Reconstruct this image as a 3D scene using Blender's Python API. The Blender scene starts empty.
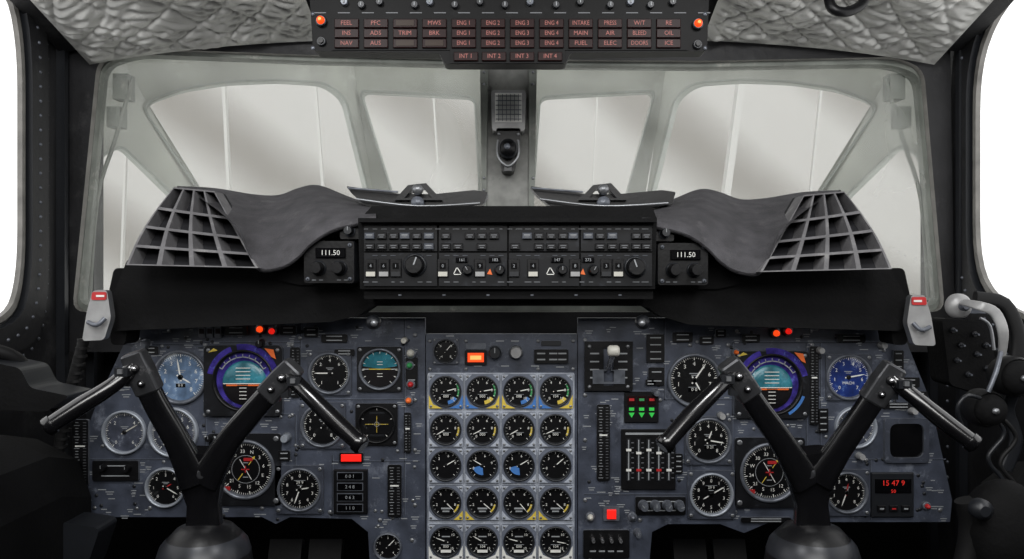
import bpy, math, random
from mathutils import Vector, Matrix
from mathutils.geometry import tessellate_polygon
RN=random.Random(3)
F=760.0; CX=512.0; CY=279.5; ZC=1.2
PY=1.14; S=PY/F
def W(px,py,Y): return Vector(((px-CX)*Y/F, Y, ZC-(py-CY)*Y/F))
def lin(c):
    c=c/255.0
    return c/12.92 if c<=0.04045 else ((c+0.055)/1.055)**2.4
sc=bpy.context.scene
try:
    sc.view_settings.view_transform='Standard'
    sc.view_settings.look='None'
except Exception as e: print(e)

# ---------------- materials
def mat(name,col,rough=.5,metal=0,emit=0,noise=0.12,scale=40,bump=0.0,bscale=200,spec=.5,wear_sheen=None):
    m=bpy.data.materials.new(name); m.use_nodes=True
    nt=m.node_tree; b=nt.nodes['Principled BSDF']
    c=[lin(x) for x in col]
    b.inputs['Roughness'].default_value=rough
    b.inputs['Metallic'].default_value=metal
    b.inputs['Specular IOR Level'].default_value=spec
    tc=nt.nodes.new('ShaderNodeTexCoord')
    n=nt.nodes.new('ShaderNodeTexNoise'); n.inputs['Scale'].default_value=scale; n.inputs['Detail'].default_value=6
    nt.links.new(tc.outputs['Object'],n.inputs['Vector'])
    r=nt.nodes.new('ShaderNodeValToRGB')
    r.color_ramp.elements[0].position=.3; r.color_ramp.elements[1].position=.7
    r.color_ramp.elements[0].color=[x*(1-noise) for x in c]+[1]
    r.color_ramp.elements[1].color=[min(1,x*(1+noise)) for x in c]+[1]
    nt.links.new(n.outputs['Fac'],r.inputs['Fac'])
    out=r.outputs['Color']
    if wear_sheen:  # second tone for wear patches and for painted sheen
        n3=nt.nodes.new('ShaderNodeTexNoise'); n3.inputs['Scale'].default_value=wear_sheen[1]; n3.inputs['Detail'].default_value=8; n3.inputs['Roughness'].default_value=.75
        nt.links.new(tc.outputs['Object'],n3.inputs['Vector'])
        r3=nt.nodes.new('ShaderNodeValToRGB'); r3.color_ramp.elements[0].position=.56; r3.color_ramp.elements[1].position=.68
        nt.links.new(n3.outputs['Fac'],r3.inputs['Fac'])
        mx=nt.nodes.new('ShaderNodeMixRGB'); mx.inputs[2].default_value=[lin(x) for x in wear_sheen[0]]+[1]
        nt.links.new(r3.outputs['Color'],mx.inputs[0]); nt.links.new(out,mx.inputs[1]); out=mx.outputs[0]
    nt.links.new(out,b.inputs['Base Color'])
    if emit:
        nt.links.new(r.outputs['Color'],b.inputs['Emission Color'])
        b.inputs['Emission Strength'].default_value=emit
    if bump:
        n2=nt.nodes.new('ShaderNodeTexNoise'); n2.inputs['Scale'].default_value=bscale
        nt.links.new(tc.outputs['Object'],n2.inputs['Vector'])
        bp=nt.nodes.new('ShaderNodeBump'); bp.inputs['Strength'].default_value=bump; bp.inputs['Distance'].default_value=.002
        nt.links.new(n2.outputs['Fac'],bp.inputs['Height']); nt.links.new(bp.outputs['Normal'],b.inputs['Normal'])
    return m
PANEL=mat('panel_slate',(62,67,79),.42,noise=.4,scale=30,bump=.15,wear_sheen=((106,111,122),26))
PANEL2=mat('panel_slate_light',(98,104,117),.5,noise=.2)
ENGP=mat('panel_pale',(160,166,177),.5,noise=.3,wear_sheen=((196,199,205),60))
FLANGE=mat('flange_grey',(54,58,68),.45,noise=.3,wear_sheen=((100,105,116),60))
BLACK=mat('black_satin',(13,13,15),.4,spec=.3,noise=.3,bump=.1)
OHB=mat('overhead_black',(8,8,9),.5,spec=.15,noise=.3,wear_sheen=((22,22,23),30))
COAM=mat('shroud_black',(10,10,11),.75,spec=.15,noise=.4,scale=12,bump=.3,wear_sheen=((18,18,19),18))
BLACKG=mat('black_gloss',(8,8,10),.15)
DARK=mat('black_matt',(8,8,9),.85,spec=.15)
FACE=mat('dial_black',(11,11,13),.35,spec=.35)
BEZ=mat('bezel_grey',(96,100,108),.35,.3,noise=.3,scale=90)
BEZD=mat('bezel_dark',(28,30,34),.4,.1)
FASC=mat('fascia_black',(18,19,22),.45,noise=.3,spec=.25,wear_sheen=((40,42,47),34))
BTN=mat('button_grey',(58,62,70),.4,noise=.2)
BEZL=mat('bezel_light',(150,156,165),.35,.3)
WHITE=mat('mark_white',(222,222,217),.5,noise=.03)
PALE=mat('label_pale',(142,145,148),.5)
DIM=mat('label_dim',(96,98,102),.5)
CREAM=mat('paint_cream',(186,184,175),.45)
TABG=mat('tab_grey',(150,150,150),.4,.2,noise=.2)
YEL=mat('mark_yellow',(205,180,70),.5)
BLUE=mat('mark_blue',(60,112,178),.5)
REDM=mat('mark_red',(175,36,38),.45)
ORG=mat('mark_orange',(225,105,40),.5)
GRN=mat('mark_green',(50,140,80),.5)
TEAL=mat('ball_teal',(46,112,126),.25,noise=.45,scale=60,wear_sheen=((96,160,185),40))
BROWN=mat('ball_brown',(24,22,24),.3)
PURP=mat('painted_sheen_violet',(56,46,125),.22,noise=.7,scale=60,wear_sheen=((96,110,190),50))  # violet sheen of the glass, painted in as colour
SKYF=mat('dial_painted_reflection',(92,114,142),.3,noise=.6,scale=45,wear_sheen=((186,202,218),50))  # sky reflection painted into the dial face colour
GREYF=mat('dial_washed_grey',(64,68,80),.35,noise=.5,scale=60,wear_sheen=((140,146,156),50))
BLUEF=mat('dial_blue',(28,48,110),.3,noise=.5,scale=45,wear_sheen=((96,126,180),50))
LRED=mat('lamp_red',(235,30,22),.4,emit=.7)
LORG=mat('lamp_orange',(255,72,22),.4,emit=1.0)
LHOT=mat('lamp_core',(255,150,80),.4,emit=1.3)
LGRN=mat('lamp_green',(46,170,66),.4,emit=.4)
DIGR=mat('digits_red',(205,42,36),.4,emit=.5)
DIGW=mat('digits_white',(200,200,195),.4,emit=.1)
PINK=mat('text_pink',(150,82,74),.5,emit=.03)
MAROON=mat('annunciator_maroon',(30,8,8),.4,spec=.15)
CBLANK=mat('caption_blank',(40,24,10),.4,spec=.2)
CHROME=mat('chrome',(205,205,208),.2,.9)
STEEL=mat('steel',(140,142,145),.35,.7)
BROW=mat('coaming_grey',(72,71,74),.75,noise=.25,scale=40,bump=.7,bscale=400,spec=.25,wear_sheen=((90,89,91),26))
CRATE=mat('crate_grey',(106,105,107),.65,noise=.2,bump=.3,bscale=400,spec=.25,wear_sheen=((134,133,132),40))
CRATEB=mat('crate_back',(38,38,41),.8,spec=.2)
FRAMEG=mat('frame_greygreen',(112,116,110),.55,noise=.3,scale=20,wear_sheen=((150,150,143),14))
VISOR=mat('visor_greygreen',(156,159,150),.4,noise=.22,scale=6,wear_sheen=((186,188,180),5))
VISORE=mat('visor_edge',(140,145,138),.5,noise=.15,scale=12)
SIDE=mat('side_frame_dark',(26,26,28),.5,noise=.4,scale=15,bump=.3,bscale=90,spec=.35,wear_sheen=((52,52,53),9))
SIDEL=mat('side_frame_worn',(112,110,106),.45,noise=.3,scale=30)
GRIP=mat('yoke_black',(14,14,16),.2,noise=.2,spec=.9)
GRIP2=mat('yoke_clamp',(78,79,82),.35,.7,noise=.3,wear_sheen=((140,140,142),60))
BOOT=mat('boot_grey',(40,42,47),.35,.2,noise=.3)
RUB=mat('rubber',(14,14,15),.6,spec=.3)
POST=mat('post_grey',(118,119,115),.5,noise=.3,wear_sheen=((74,74,74),20))
QUILT=mat('quilt_fabric',(152,152,149),.4,.3,noise=.3,scale=8,bump=.8,bscale=30,wear_sheen=((184,184,181),9))
def mixmat(name,second,lo,hi,tcol=(1,1,1,1)):
    m=bpy.data.materials.new(name); m.use_nodes=True; nt=m.node_tree; nt.nodes.clear()
    o=nt.nodes.new('ShaderNodeOutputMaterial'); t=nt.nodes.new('ShaderNodeBsdfTransparent'); t.inputs[0].default_value=tcol
    d=nt.nodes.new(second); d.inputs[0].default_value=(.9,.92,.9,1)
    if second=='ShaderNodeBsdfGlossy': d.inputs['Roughness'].default_value=.08
    tc=nt.nodes.new('ShaderNodeTexCoord')
    n=nt.nodes.new('ShaderNodeTexNoise'); n.inputs['Scale'].default_value=5; n.inputs['Detail'].default_value=6; n.inputs['Distortion'].default_value=.6
    nt.links.new(tc.outputs['Object'],n.inputs['Vector'])
    mp=nt.nodes.new('ShaderNodeMapRange'); mp.inputs[1].default_value=.3; mp.inputs[2].default_value=.7; mp.inputs[3].default_value=lo; mp.inputs[4].default_value=hi
    mx=nt.nodes.new('ShaderNodeMixShader')
    nt.links.new(n.outputs['Fac'],mp.inputs[0]); nt.links.new(mp.outputs[0],mx.inputs[0])
    nt.links.new(t.outputs[0],mx.inputs[1]); nt.links.new(d.outputs[0],mx.inputs[2]); nt.links.new(mx.outputs[0],o.inputs[0])
    return m
GLASS=mixmat('windshield_glass','ShaderNodeBsdfTranslucent',.06,.30,(.98,.98,.97,1))
DGLASS=mixmat('dial_glass','ShaderNodeBsdfGlossy',.03,.10)

# ---------------- text cache
_tc={}
def tmesh(s):
    if s in _tc: return _tc[s]
    cu=bpy.data.curves.new('t','FONT'); cu.body=s; cu.size=1; cu.align_x='CENTER'; cu.align_y='CENTER'; cu.resolution_u=2
    ob=bpy.data.objects.new('t',cu); sc.collection.objects.link(ob)
    bpy.context.view_layer.update()
    dg=bpy.context.evaluated_depsgraph_get(); ev=ob.evaluated_get(dg); me=ev.to_mesh()
    vs=[(v.co.x,v.co.y) for v in me.vertices]; fs=[tuple(p.vertices) for p in me.polygons]
    ev.to_mesh_clear(); bpy.data.objects.remove(ob); bpy.data.curves.remove(cu)
    _tc[s]=(vs,fs); return _tc[s]

class MB:
    def __init__(s): s.v=[];s.f=[];s.m=[];s.sm=[];s.mats=[]
    def mi(s,m):
        if m not in s.mats: s.mats.append(m)
        return s.mats.index(m)
    def add(s,vs,fs,m,smooth=False):
        o=len(s.v); s.v+= [Vector(v) for v in vs]; k=s.mi(m)
        for f in fs: s.f.append(tuple(i+o for i in f)); s.m.append(k); s.sm.append(smooth)
    def pbox(s,x,z,w,h,d,m,b=0.0,y=0.0,rot=0):
        def R(a,c):
            cr,sr=math.cos(rot),math.sin(rot); return (x+a*cr-c*sr, z+a*sr+c*cr)
        def rect(hw,hh,yy): return [(R(p,q)[0],yy,R(p,q)[1]) for p,q in ((-hw,-hh),(hw,-hh),(hw,hh),(-hw,hh))]
        vs=rect(w/2,h/2,y)+rect(w/2,h/2,y-d+b)+rect(w/2-b,h/2-b,y-d)
        fs=[(3,2,1,0),(8,9,10,11)]
        for i in range(4):
            j=(i+1)%4; fs+=[(i,j,4+j,4+i),(4+i,4+j,8+j,8+i)]
        s.add(vs,fs,m)
    def box(s,c,size,m,M=None):
        c=Vector(c); h=[q/2 for q in size]
        vs=[]
        for a in (-1,1):
            for b in (-1,1):
                for d in (-1,1):
                    p=Vector((a*h[0],b*h[1],d*h[2]))
                    if M: p=M@p
                    vs.append(c+p)
        s.add(vs,[(0,1,3,2),(4,6,7,5),(0,4,5,1),(2,3,7,6),(0,2,6,4),(1,5,7,3)],m)
    def lathe(s,prof,m,n=32,c=(0,0,0),axis='Y',smooth=True,close=False,M=None):
        c=Vector(c); vs=[]
        for r,w in prof:
            for i in range(n):
                a=2*math.pi*i/n; u,v=r*math.sin(a),r*math.cos(a)
                if axis=='Y': p=Vector((u,-w,v))
                elif axis=='Z': p=Vector((u,v,w))
                else: p=Vector((w,u,v))
                if M: p=M@p
                vs.append(c+p)
        fs=[]
        for k in range(len(prof)-1):
            for i in range(n):
                j=(i+1)%n; fs.append((k*n+i,k*n+j,(k+1)*n+j,(k+1)*n+i))
        s.add(vs,fs,m,smooth)
        if close:
            s.add(vs[-n:],[tuple(range(n))],m)
    def disc(s,x,z,r,w,m,n=32):
        s.add([(x+r*math.sin(2*math.pi*i/n),-w,z+r*math.cos(2*math.pi*i/n)) for i in range(n)],[tuple(range(n))],m)
    def cyl(s,x,z,r,d,m,n=20,y=0,b=0.15):
        s.lathe([(r,-y),(r,-y+d*(1-b)),(r*(1-b),-y+d)],m,n,(x,0,z),smooth=False,close=True)
    def arc(s,r0,r1,a0,a1,w,m,x=0,z=0,n=None):
        n=n or max(2,int(abs(a1-a0)/8)+1); vs=[];fs=[]
        for i in range(n+1):
            a=math.radians(a0+(a1-a0)*i/n)
            for r in (r0,r1): vs.append((x+r*math.sin(a),-w,z+r*math.cos(a)))
        for i in range(n): fs.append((2*i,2*i+1,2*i+3,2*i+2))
        s.add(vs,fs,m)
    def tick(s,a,r0,r1,wd,w,m,x=0,z=0,wd2=None):
        a=math.radians(a); wd2=wd if wd2 is None else wd2
        d=Vector((math.sin(a),0,math.cos(a))); p=Vector((math.cos(a),0,-math.sin(a))); o=Vector((x,-w,z))
        s.add([o+d*r0-p*wd/2,o+d*r0+p*wd/2,o+d*r1+p*wd2/2,o+d*r1-p*wd2/2],[(0,1,2,3)],m)
    def text(s,t,x,z,size,w,m,rot=0,sx=1):
        vs,fs=tmesh(t); cr,sr=math.cos(rot),math.sin(rot)
        s.add([(x+size*(a*sx*cr-b*sr),-w,z+size*(a*sx*sr+b*cr)) for a,b in vs],fs,m)
    def prism(s,outer,holes,m,fn,off,edge=None):
        loops=[outer]+list(holes)
        tess=tessellate_polygon([[Vector((a,b,0)) for a,b in L] for L in loops])
        flat=[q for L in loops for q in L]; n=len(flat)
        A=[Vector(fn(a,b)) for a,b in flat]; off=Vector(off); B=[p+off for p in A]
        s.add(A+B,[tuple(t) for t in tess]+[tuple(i+n for i in reversed(t)) for t in tess],m)
        st=0; fs=[]
        for L in loops:
            k=len(L)
            for i in range(k):
                j=(i+1)%k; fs.append((st+i,st+j,n+st+j,n+st+i))
            st+=k
        s.add(A+B,fs,edge or m)
    def sweep(s,pts,rad,m,n=14,asp=1.0,cap=True,up=(0,1,0),sub=4,sq=1.0):
        P=[Vector(p) for p in pts]; Rr=list(rad)
        if sub>1 and len(P)>2:
            Q=[];RR=[]
            for i in range(len(P)-1):
                p0=P[max(i-1,0)];p1=P[i];p2=P[i+1];p3=P[min(i+2,len(P)-1)]
                for k in range(sub):
                    t=k/sub
                    Q.append(.5*((2*p1)+(p2-p0)*t+(2*p0-5*p1+4*p2-p3)*t*t+(3*p1-p0-3*p2+p3)*t**3))
                    RR.append(Rr[i]+(Rr[i+1]-Rr[i])*t)
            Q.append(P[-1]);RR.append(Rr[-1]);P=Q;Rr=RR
        vs=[];up=Vector(up)
        for i,p in enumerate(P):
            d=(P[min(i+1,len(P)-1)]-P[max(i-1,0)]).normalized()
            a=d.cross(up)
            if a.length<1e-3: a=d.cross(Vector((1,0,0.1)))
            a.normalize(); b=a.cross(d)
            for k in range(n):
                t=2*math.pi*(k+.5)/n; ct,st=math.cos(t),math.sin(t)
                ct=math.copysign(abs(ct)**sq,ct); st=math.copysign(abs(st)**sq,st)
                vs.append(p+a*ct*Rr[i]+b*st*Rr[i]*asp)
        fs=[]
        for i in range(len(P)-1):
            for k in range(n):
                j=(k+1)%n; fs.append((i*n+k,i*n+j,(i+1)*n+j,(i+1)*n+k))
        s.add(vs,fs,m,sq>.4)
        if cap:
            s.add(vs[:n],[tuple(range(n))],m); s.add(vs[-n:],[tuple(range(n))],m)
    def ball(s,c,r,m,n=20,k=10,sc=(1,1,1)):
        vs=[];fs=[]
        for i in range(k+1):
            ph=math.pi*i/k
            for j in range(n):
                t=2*math.pi*j/n
                vs.append(Vector(c)+Vector((r*sc[0]*math.sin(ph)*math.cos(t),r*sc[1]*math.sin(ph)*math.sin(t),r*sc[2]*math.cos(ph))))
        for i in range(k):
            for j in range(n):
                q=(j+1)%n; fs.append((i*n+j,i*n+q,(i+1)*n+q,(i+1)*n+j))
        s.add(vs,fs,m,True)
    def loft(s,rows,m,smooth=True):
        n=len(rows[0]); vs=[p for r in rows for p in r]; fs=[]
        for i in range(len(rows)-1):
            for j in range(n-1): fs.append((i*n+j,i*n+j+1,(i+1)*n+j+1,(i+1)*n+j))
        s.add(vs,fs,m,smooth)
    def mesh(s,name,org=None):
        me=bpy.data.meshes.new(name)
        o=Vector(org) if org is not None else Vector((0,0,0))
        me.from_pydata([tuple(v-o) for v in s.v],[],s.f)
        for m in s.mats: me.materials.append(m)
        me.polygons.foreach_set('material_index',s.m); me.polygons.foreach_set('use_smooth',s.sm)
        me.update(); return me
def center(mb):
    xs=[v.x for v in mb.v];ys=[v.y for v in mb.v];zs=[v.z for v in mb.v]
    return Vector(((min(xs)+max(xs))/2,(min(ys)+max(ys))/2,(min(zs)+max(zs))/2))
def tag(o,**k):
    for a,b in k.items():
        if b: o[a]=b
WP={}
def obj(name,data,loc,parent=None,**k):
    o=bpy.data.objects.new(name,data); o.location=loc; sc.collection.objects.link(o)
    if parent: o.parent=parent
    tag(o,**k); return o
def empty(name,loc,**k):
    o=obj(name,None,loc,None,**k); o.empty_display_size=.02; WP[o.name]=Vector(loc); return o
def world(name,mb,parent=None,org=None,**k):
    org=Vector(org) if org is not None else center(mb)
    o=obj(name,mb.mesh(name,org),org-(WP[parent.name] if parent else Vector((0,0,0))),parent,**k)
    WP[o.name]=org; return o
def rnd(poly,r,n=4):
    out=[];k=len(poly)
    for i in range(k):
        p=Vector(poly[i]);a=Vector(poly[i-1]);b=Vector(poly[(i+1)%k])
        da=(a-p);db=(b-p); ra=min(r,da.length*.45);rb=min(r,db.length*.45)
        p0=p+da.normalized()*ra;p1=p+db.normalized()*rb
        for t in range(n+1):
            t/=n; q=(1-t)**2*p0+2*t*(1-t)*p+t*t*p1; out.append((q.x,q.y))
    return out
def wf(Y): return lambda a,b: W(a,b,Y)
def ppx(mb,poly,Y,depth,m,holes=(),edge=None):
    mb.prism(poly,holes,m,wf(Y),(0,depth,0),edge)

# =================== CAMERA
cam=bpy.data.cameras.new('camera'); co=bpy.data.objects.new('camera',cam); sc.collection.objects.link(co)
co.location=(0,0,ZC); co.rotation_euler=(math.pi/2,0,0); cam.sensor_width=36; cam.lens=36*F/1024; cam.clip_start=.02
sc.camera=co

# =================== WORLD + LIGHTS
w=bpy.data.worlds.new('world'); sc.world=w; w.use_nodes=True
w.node_tree.nodes['Background'].inputs[0].default_value=(.95,.95,.95,1); w.node_tree.nodes['Background'].inputs[1].default_value=1.6
def area(name,loc,target,size,power,col=(1,1,1)):
    l=bpy.data.lights.new(name,'AREA'); l.shape='RECTANGLE'; l.size=size[0]; l.size_y=size[1]; l.energy=power; l.color=col
    o=bpy.data.objects.new(name,l); sc.collection.objects.link(o); o.location=loc
    o.rotation_euler=(Vector(target)-Vector(loc)).to_track_quat('-Z','Y').to_euler(); return o
area('cabin_fill',(0,-.4,1.72),(0,1.14,.9),(1.2,.4),14,(1,.99,.97))  # added fill light for an even cabin, no real fitting
area('panel_fill',(-.4,.35,1.8),(-.35,1.14,.85),(.25,.2),4)  # pair of added fill lights aimed at the panels, not real lamps
area('panel_fill',(.4,.35,1.8),(.35,1.14,.85),(.25,.2),4)

# =================== SHELL
def struct(name,mb,label): return world(name,mb,kind='structure',label=label)
mb=MB(); mb.box((0,.35,.02),(1.9,2.7,.04),DARK); struct('floor',mb,'dark flight deck floor')
mb=MB(); mb.box((0,1.62,.56),(1.718,.04,1.04),DARK); struct('wall_front',mb,'dark bulkhead behind the footwells')
mb=MB(); mb.box((0,-1.0,1.02),(1.9,.04,1.96),BEZD); struct('wall_back_blocker',mb,'unseen dark grey rear wall added to block light')  # unseen wall added to block world light from behind
XS=.86
def sidewall(sg,name,win):
    def f(a,b): return Vector((sg*XS,a,b))
    outer=[(-1.0,.04),(1.66,.04),(1.66,1.08),(1.60,1.1),(1.60,2.0),(-1.0,2.0)]
    mb=MB(); mb.prism(outer,[win],SIDE,f,(sg*.006,0,0),SIDEL)
    W2=[Vector(p) for p in win]; c=sum(W2,Vector((0,0)))/len(W2)
    def grow(k): return [((p-c).x*(1+k/(abs((p-c).x)+.15))+c.x,(p-c).y*(1+k/(abs((p-c).y)+.15))+c.y) for p in W2]
    mb.prism(grow(.012),[win],SIDEL,f,(-sg*.003,0,0),SIDEL)
    mb.prism(grow(.085),[grow(.020)],SIDE,f,(-sg*.012,0,0),BEZD)
    for g,xo in ((.05,.012),(.105,0)):
        G=grow(g); acc=0
        for i in range(len(G)):
            a=Vector(G[i]);b=Vector(G[(i+1)%len(G)]); L=(b-a).length
            while acc<L:
                q=a+(b-a)*(acc/L)
                if q.x>.9: mb.ball((sg*(XS-xo),q.x,q.y),.0032,BEZ,8,4)
                acc+=.026
            acc-=L
    for i in range(30):
        mb.ball((sg*XS,1.50,.75+i*.03),.0036,BEZ,8,4)
    for Yr in (1.44,1.54):
        mb.box((sg*(XS-.008),Yr,1.2),(.016,.012,1.6),BEZD)
    return struct(name,mb,'dark riveted cockpit side wall with large window opening')
YL=1.33
winL=rnd([(.35,1.08),(.9,1.10),(YL-.03,1.135),(YL,1.22),(YL,1.60),(YL-.03,1.70),(.6,1.78),(.35,1.7)],.07,5)
sidewall(-1,'wall_left',winL)
YR=1.405
winR=rnd([(.35,1.06),(.9,1.08),(YR-.08,1.15),(YR,1.22),(YR,1.60),(YR-.08,1.69),(.6,1.76),(.35,1.7)],.09,5)
sidewall(1,'wall_right',winR)
mb=MB(); mb.box((0,.35,2.02),(1.9,2.7,.04),DARK); struct('ceiling',mb,'dark cockpit ceiling')
mb=MB()
def ceilp(x,t):
    Y=1.44-t*.5; z=1.645+t*.16-.05*(abs(x)/.8)**3
    return Vector((x,Y,z))
mb.loft([[ceilp(-.855+1.71*i/20,t/10)+Vector((0,.0,.045)) for i in range(21)] for t in range(11)],SIDE)
struct('trim_1',mb,'dark sloping ceiling lining above the windshield')
def quilt(x0,x1):
    mb=MB(); nx=int(abs(x1-x0)/.003);ny=90; rows=[]
    for j in range(ny+1):
        t=j/ny*.55; row=[]
        for i in range(nx+1):
            x=x0+(x1-x0)*i/nx; p=ceilp(x,t)
            d=p.y
            u=(x+d*1.0+.018*math.sin(x*15)+.012*math.sin(t*21))/.088; v=(x-d*1.0+.020*math.sin(t*10+x*9))/.080
            su,sv=abs(math.sin(math.pi*u)),abs(math.sin(math.pi*v))
            h=(1-math.exp(-su*5))*(1-math.exp(-sv*5))
            cr=.0022*math.sin(x*130+9*math.sin(t*30))*su*sv+.0018*math.sin(t*200+7*math.sin(x*31))*su+.0015*math.sin(x*75+t*140)
            wr=.009*math.sin(x*14+t*9)*math.cos(t*11+x*7)
            eg=min(1,min(i,nx-i)/6,min(j,ny-j)/6)
            row.append(p-Vector((0,.35,1)).normalized()*((h*.007+wr+cr)*eg)+Vector((0,0,.012)))
        rows.append(row)
    mb.loft(rows,QUILT); return mb
world('ceiling_quilt',quilt(-.80,-.36),label='crumpled silver-grey quilted insulation pad beside the overhead panel',category='insulation pad')
world('ceiling_quilt',quilt(.36,.80),label='crumpled silver-grey quilted insulation pad with a black grab handle',category='insulation pad')
mb=MB(); mb.sweep([W(828,-8,1.2),W(832,8,1.19),W(846,12,1.19),W(862,4,1.2),W(866,-10,1.2)],[.008]*5,BLACK)
world('grab_handle',mb,label='black curved grab handle on the quilted lining',category='handle')

# =================== WINDSHIELD FRAME (inner)
mb=MB()
outer=[(72,30),(945,30),(950,345),(64,345)]
hole=rnd([(101,64),(135,54),(310,61),(480,65),(700,67),(890,64),(920,74),(940,306),(78,306)],14)
ppx(mb,outer,1.47,.03,FRAMEG,[hole],FRAMEG)
struct('trim_2',mb,'grey-green inner windshield surround')
mb=MB()
h2=rnd([(97,60),(130,48),(310,55),(480,59),(700,61),(895,57),(924,68),(945,312),(72,312)],14)
o2=[(70,22),(950,22),(955,352),(60,352)]
ppx(mb,o2,1.455,.014,SIDE,[h2],SIDEL)
struct('trim_3',mb,'dark riveted frame around the windshield')
for P,n in (([(106,62),(484,62),(484,300),(84,300)],1),([(534,62),(915,66),(935,300),(534,300)],2)):
    mb=MB(); mb.add([W(x,y,1.485) for x,y in P],[(0,1,2,3)],GLASS)
    struct('window_%d'%n,mb,'hazy inner windshield glass')
for sg in (-1,1):
    mb=MB(); g=lambda x:509+sg*(x)
    mb.sweep([W(g(376),78,1.51),W(g(394),140,1.51),W(g(412),200,1.51),W(g(420),300,1.51)],[.004,.004,.004,.005],FRAMEG)
    mb.box(W(g(385),88,1.52),(.03,.03,.05),FRAMEG); mb.box(W(g(392),118,1.52),(.026,.03,.04),FRAMEG)
    world('windshield_stay',mb,label='grey metal strut with brackets beside the windshield glass',category='strut')

root=empty('windshield_center_post',W(508,210,1.45),label='grey center post between the two windshield panes with riveted edges',category='window post')
mb=MB(); ppx(mb,[(487,62),(530,62),(531,215),(485,215)],1.46,.06,POST)
ppx(mb,[(480,62),(488,62),(486,215),(482,215)],1.45,.07,FRAMEG); ppx(mb,[(529,62),(537,62),(534,215),(529,215)],1.45,.07,FRAMEG)
for y in (72,84,178,190):
    for x in (484,533): mb.ball(W(x,y,1.449),.003,STEEL,8,4)
world('post_body',mb,root)
croot=empty('standby_compass',W(508,110,1.43),label='grey boxed standby compass with black lens mounted on the center post',category='compass')
mb=MB(); ppx(mb,rnd([(491,90),(526,90),(525,131),(492,131)],4),1.42,.04,TABG); world('compass_housing',mb,croot)
mb=MB()
ppx(mb,[(495,93),(522,93),(522,122),(495,122)],1.419,.002,WHITE)
for i in range(6): mb.box(W(498.5+i*4,107.5,1.417),(.0010,.003,.050),BEZ)
for i in range(6): mb.box(W(508.5,96+i*4.6,1.416),(.048,.003,.0010),BEZ)
world('vent_grille',mb,croot)
mb=MB(); ppx(mb,rnd([(496,128),(521,128),(519,146),(514,172),(502,172),(498,146)],3),1.42,.04,BLACK)
for x in (499,518): mb.ball(W(x,134,1.418),.003,STEEL,8,4)
world('compass_mount',mb,croot)
mb=MB(); c=W(508,149,1.405); mb.ball(c,.016,BLACK); mb.lathe([(.018,0),(.018,.006),(.015,.008)],BEZD,24,c); mb.ball(c+Vector((-.001,-.010,.002)),.0075,BEZ,12,6)
mb.sweep([W(498,140,1.41),W(498,156,1.405),W(508,166,1.40),W(518,156,1.405),W(518,140,1.41)],[.0022]*5,STEEL,8)
mb.box(W(508,168,1.41),(.014,.012,.012),BEZD)
world('compass_bulb',mb,croot)

# =================== VISOR (outer nose)
def plane3(a,b,c):
    n=(b-a).cross(c-a).normalized()
    def f(px,py):
        d=Vector(((px-CX)/F,1,-(py-CY)/F)); o=Vector((0,0,ZC))
        t=(a-o).dot(n)/d.dot(n); return o+d*t
    return f
vroot=empty('nose_visor',(0,2.2,1.2),label='pale grey-green outer nose visor with framed panes beyond the windshield',category='visor')
YC=2.3
fA=wf(YC)
mb=MB()
A_out=[(350,40),(672,40),(640,225),(378,225)]
W2p=rnd([(361,92),(474,98),(480,225),(402,225)],8); W3p=rnd([(541,98),(654,92),(618,225),(532,225)],8)
mb.prism(A_out,[W2p,W3p],VISOR,fA,(0,.03,0),VISORE)
for h in (W2p,W3p):
    hc=(sum(p[0] for p in h)/len(h),sum(p[1] for p in h)/len(h))
    h3=[(hc[0]+(p[0]-hc[0])*1.035,hc[1]+(p[1]-hc[1])*1.025) for p in h]
    mb.prism(h3,[h],VISORE,lambda a,b:fA(a,b)-Vector((0,.012,0)),(0,.012,0),FRAMEG)
world('visor_front_frame',mb,vroot)
for sg in (-1,1):
    mx=(lambda x:x) if sg<0 else (lambda x:1020-x)
    f=plane3(W(mx(350),40,YC),W(mx(378),225,YC),W(mx(145),105,1.8))
    mb=MB()
    B=[(mx(a),b) for a,b in [(350,40),(378,225),(215,225),(112,40)]]
    h=rnd([(mx(a),b) for a,b in [(326,84),(345,98),(374,215),(218,215),(146,110),(154,101),(185,90),(230,83),(280,81)]],10)
    mb.prism(B,[h],VISOR,f,(sg*.02,.03,0),VISORE)
    hc=(sum(p[0] for p in h)/len(h),sum(p[1] for p in h)/len(h))
    h3=[(hc[0]+(p[0]-hc[0])*1.018,hc[1]+(p[1]-hc[1])*1.035) for p in h]
    mb.prism(h3,[h],VISORE,lambda a,b,f=f:f(a,b)-Vector((0,.012,0)),(0,.012,0),FRAMEG)
    world('visor_cheek_frame',mb,vroot)
    g=plane3(f(mx(112),40),f(mx(215),225),W(mx(80),290,1.53))
    mb=MB()
    C=[(mx(a),b) for a,b in [(112,40),(215,225),(215,330),(70,330),(84,60)]]
    h=rnd([(mx(a),b) for a,b in [(101,157),(122,147),(172,196),(205,232),(205,318),(84,318)]],7)
    mb.prism(C,[h],VISOR,g,(sg*.02,0.02,0),VISORE)
    hc=(sum(p[0] for p in h)/len(h),sum(p[1] for p in h)/len(h))
    h3=[(hc[0]+(p[0]-hc[0])*1.06,hc[1]+(p[1]-hc[1])*1.03) for p in h]
    mb.prism(h3,[h],VISORE,lambda a,b,g=g:g(a,b)-Vector((sg*.008,.008,0)),(sg*.008,.008,0),FRAMEG)
    world('visor_side_frame',mb,vroot)

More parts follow.
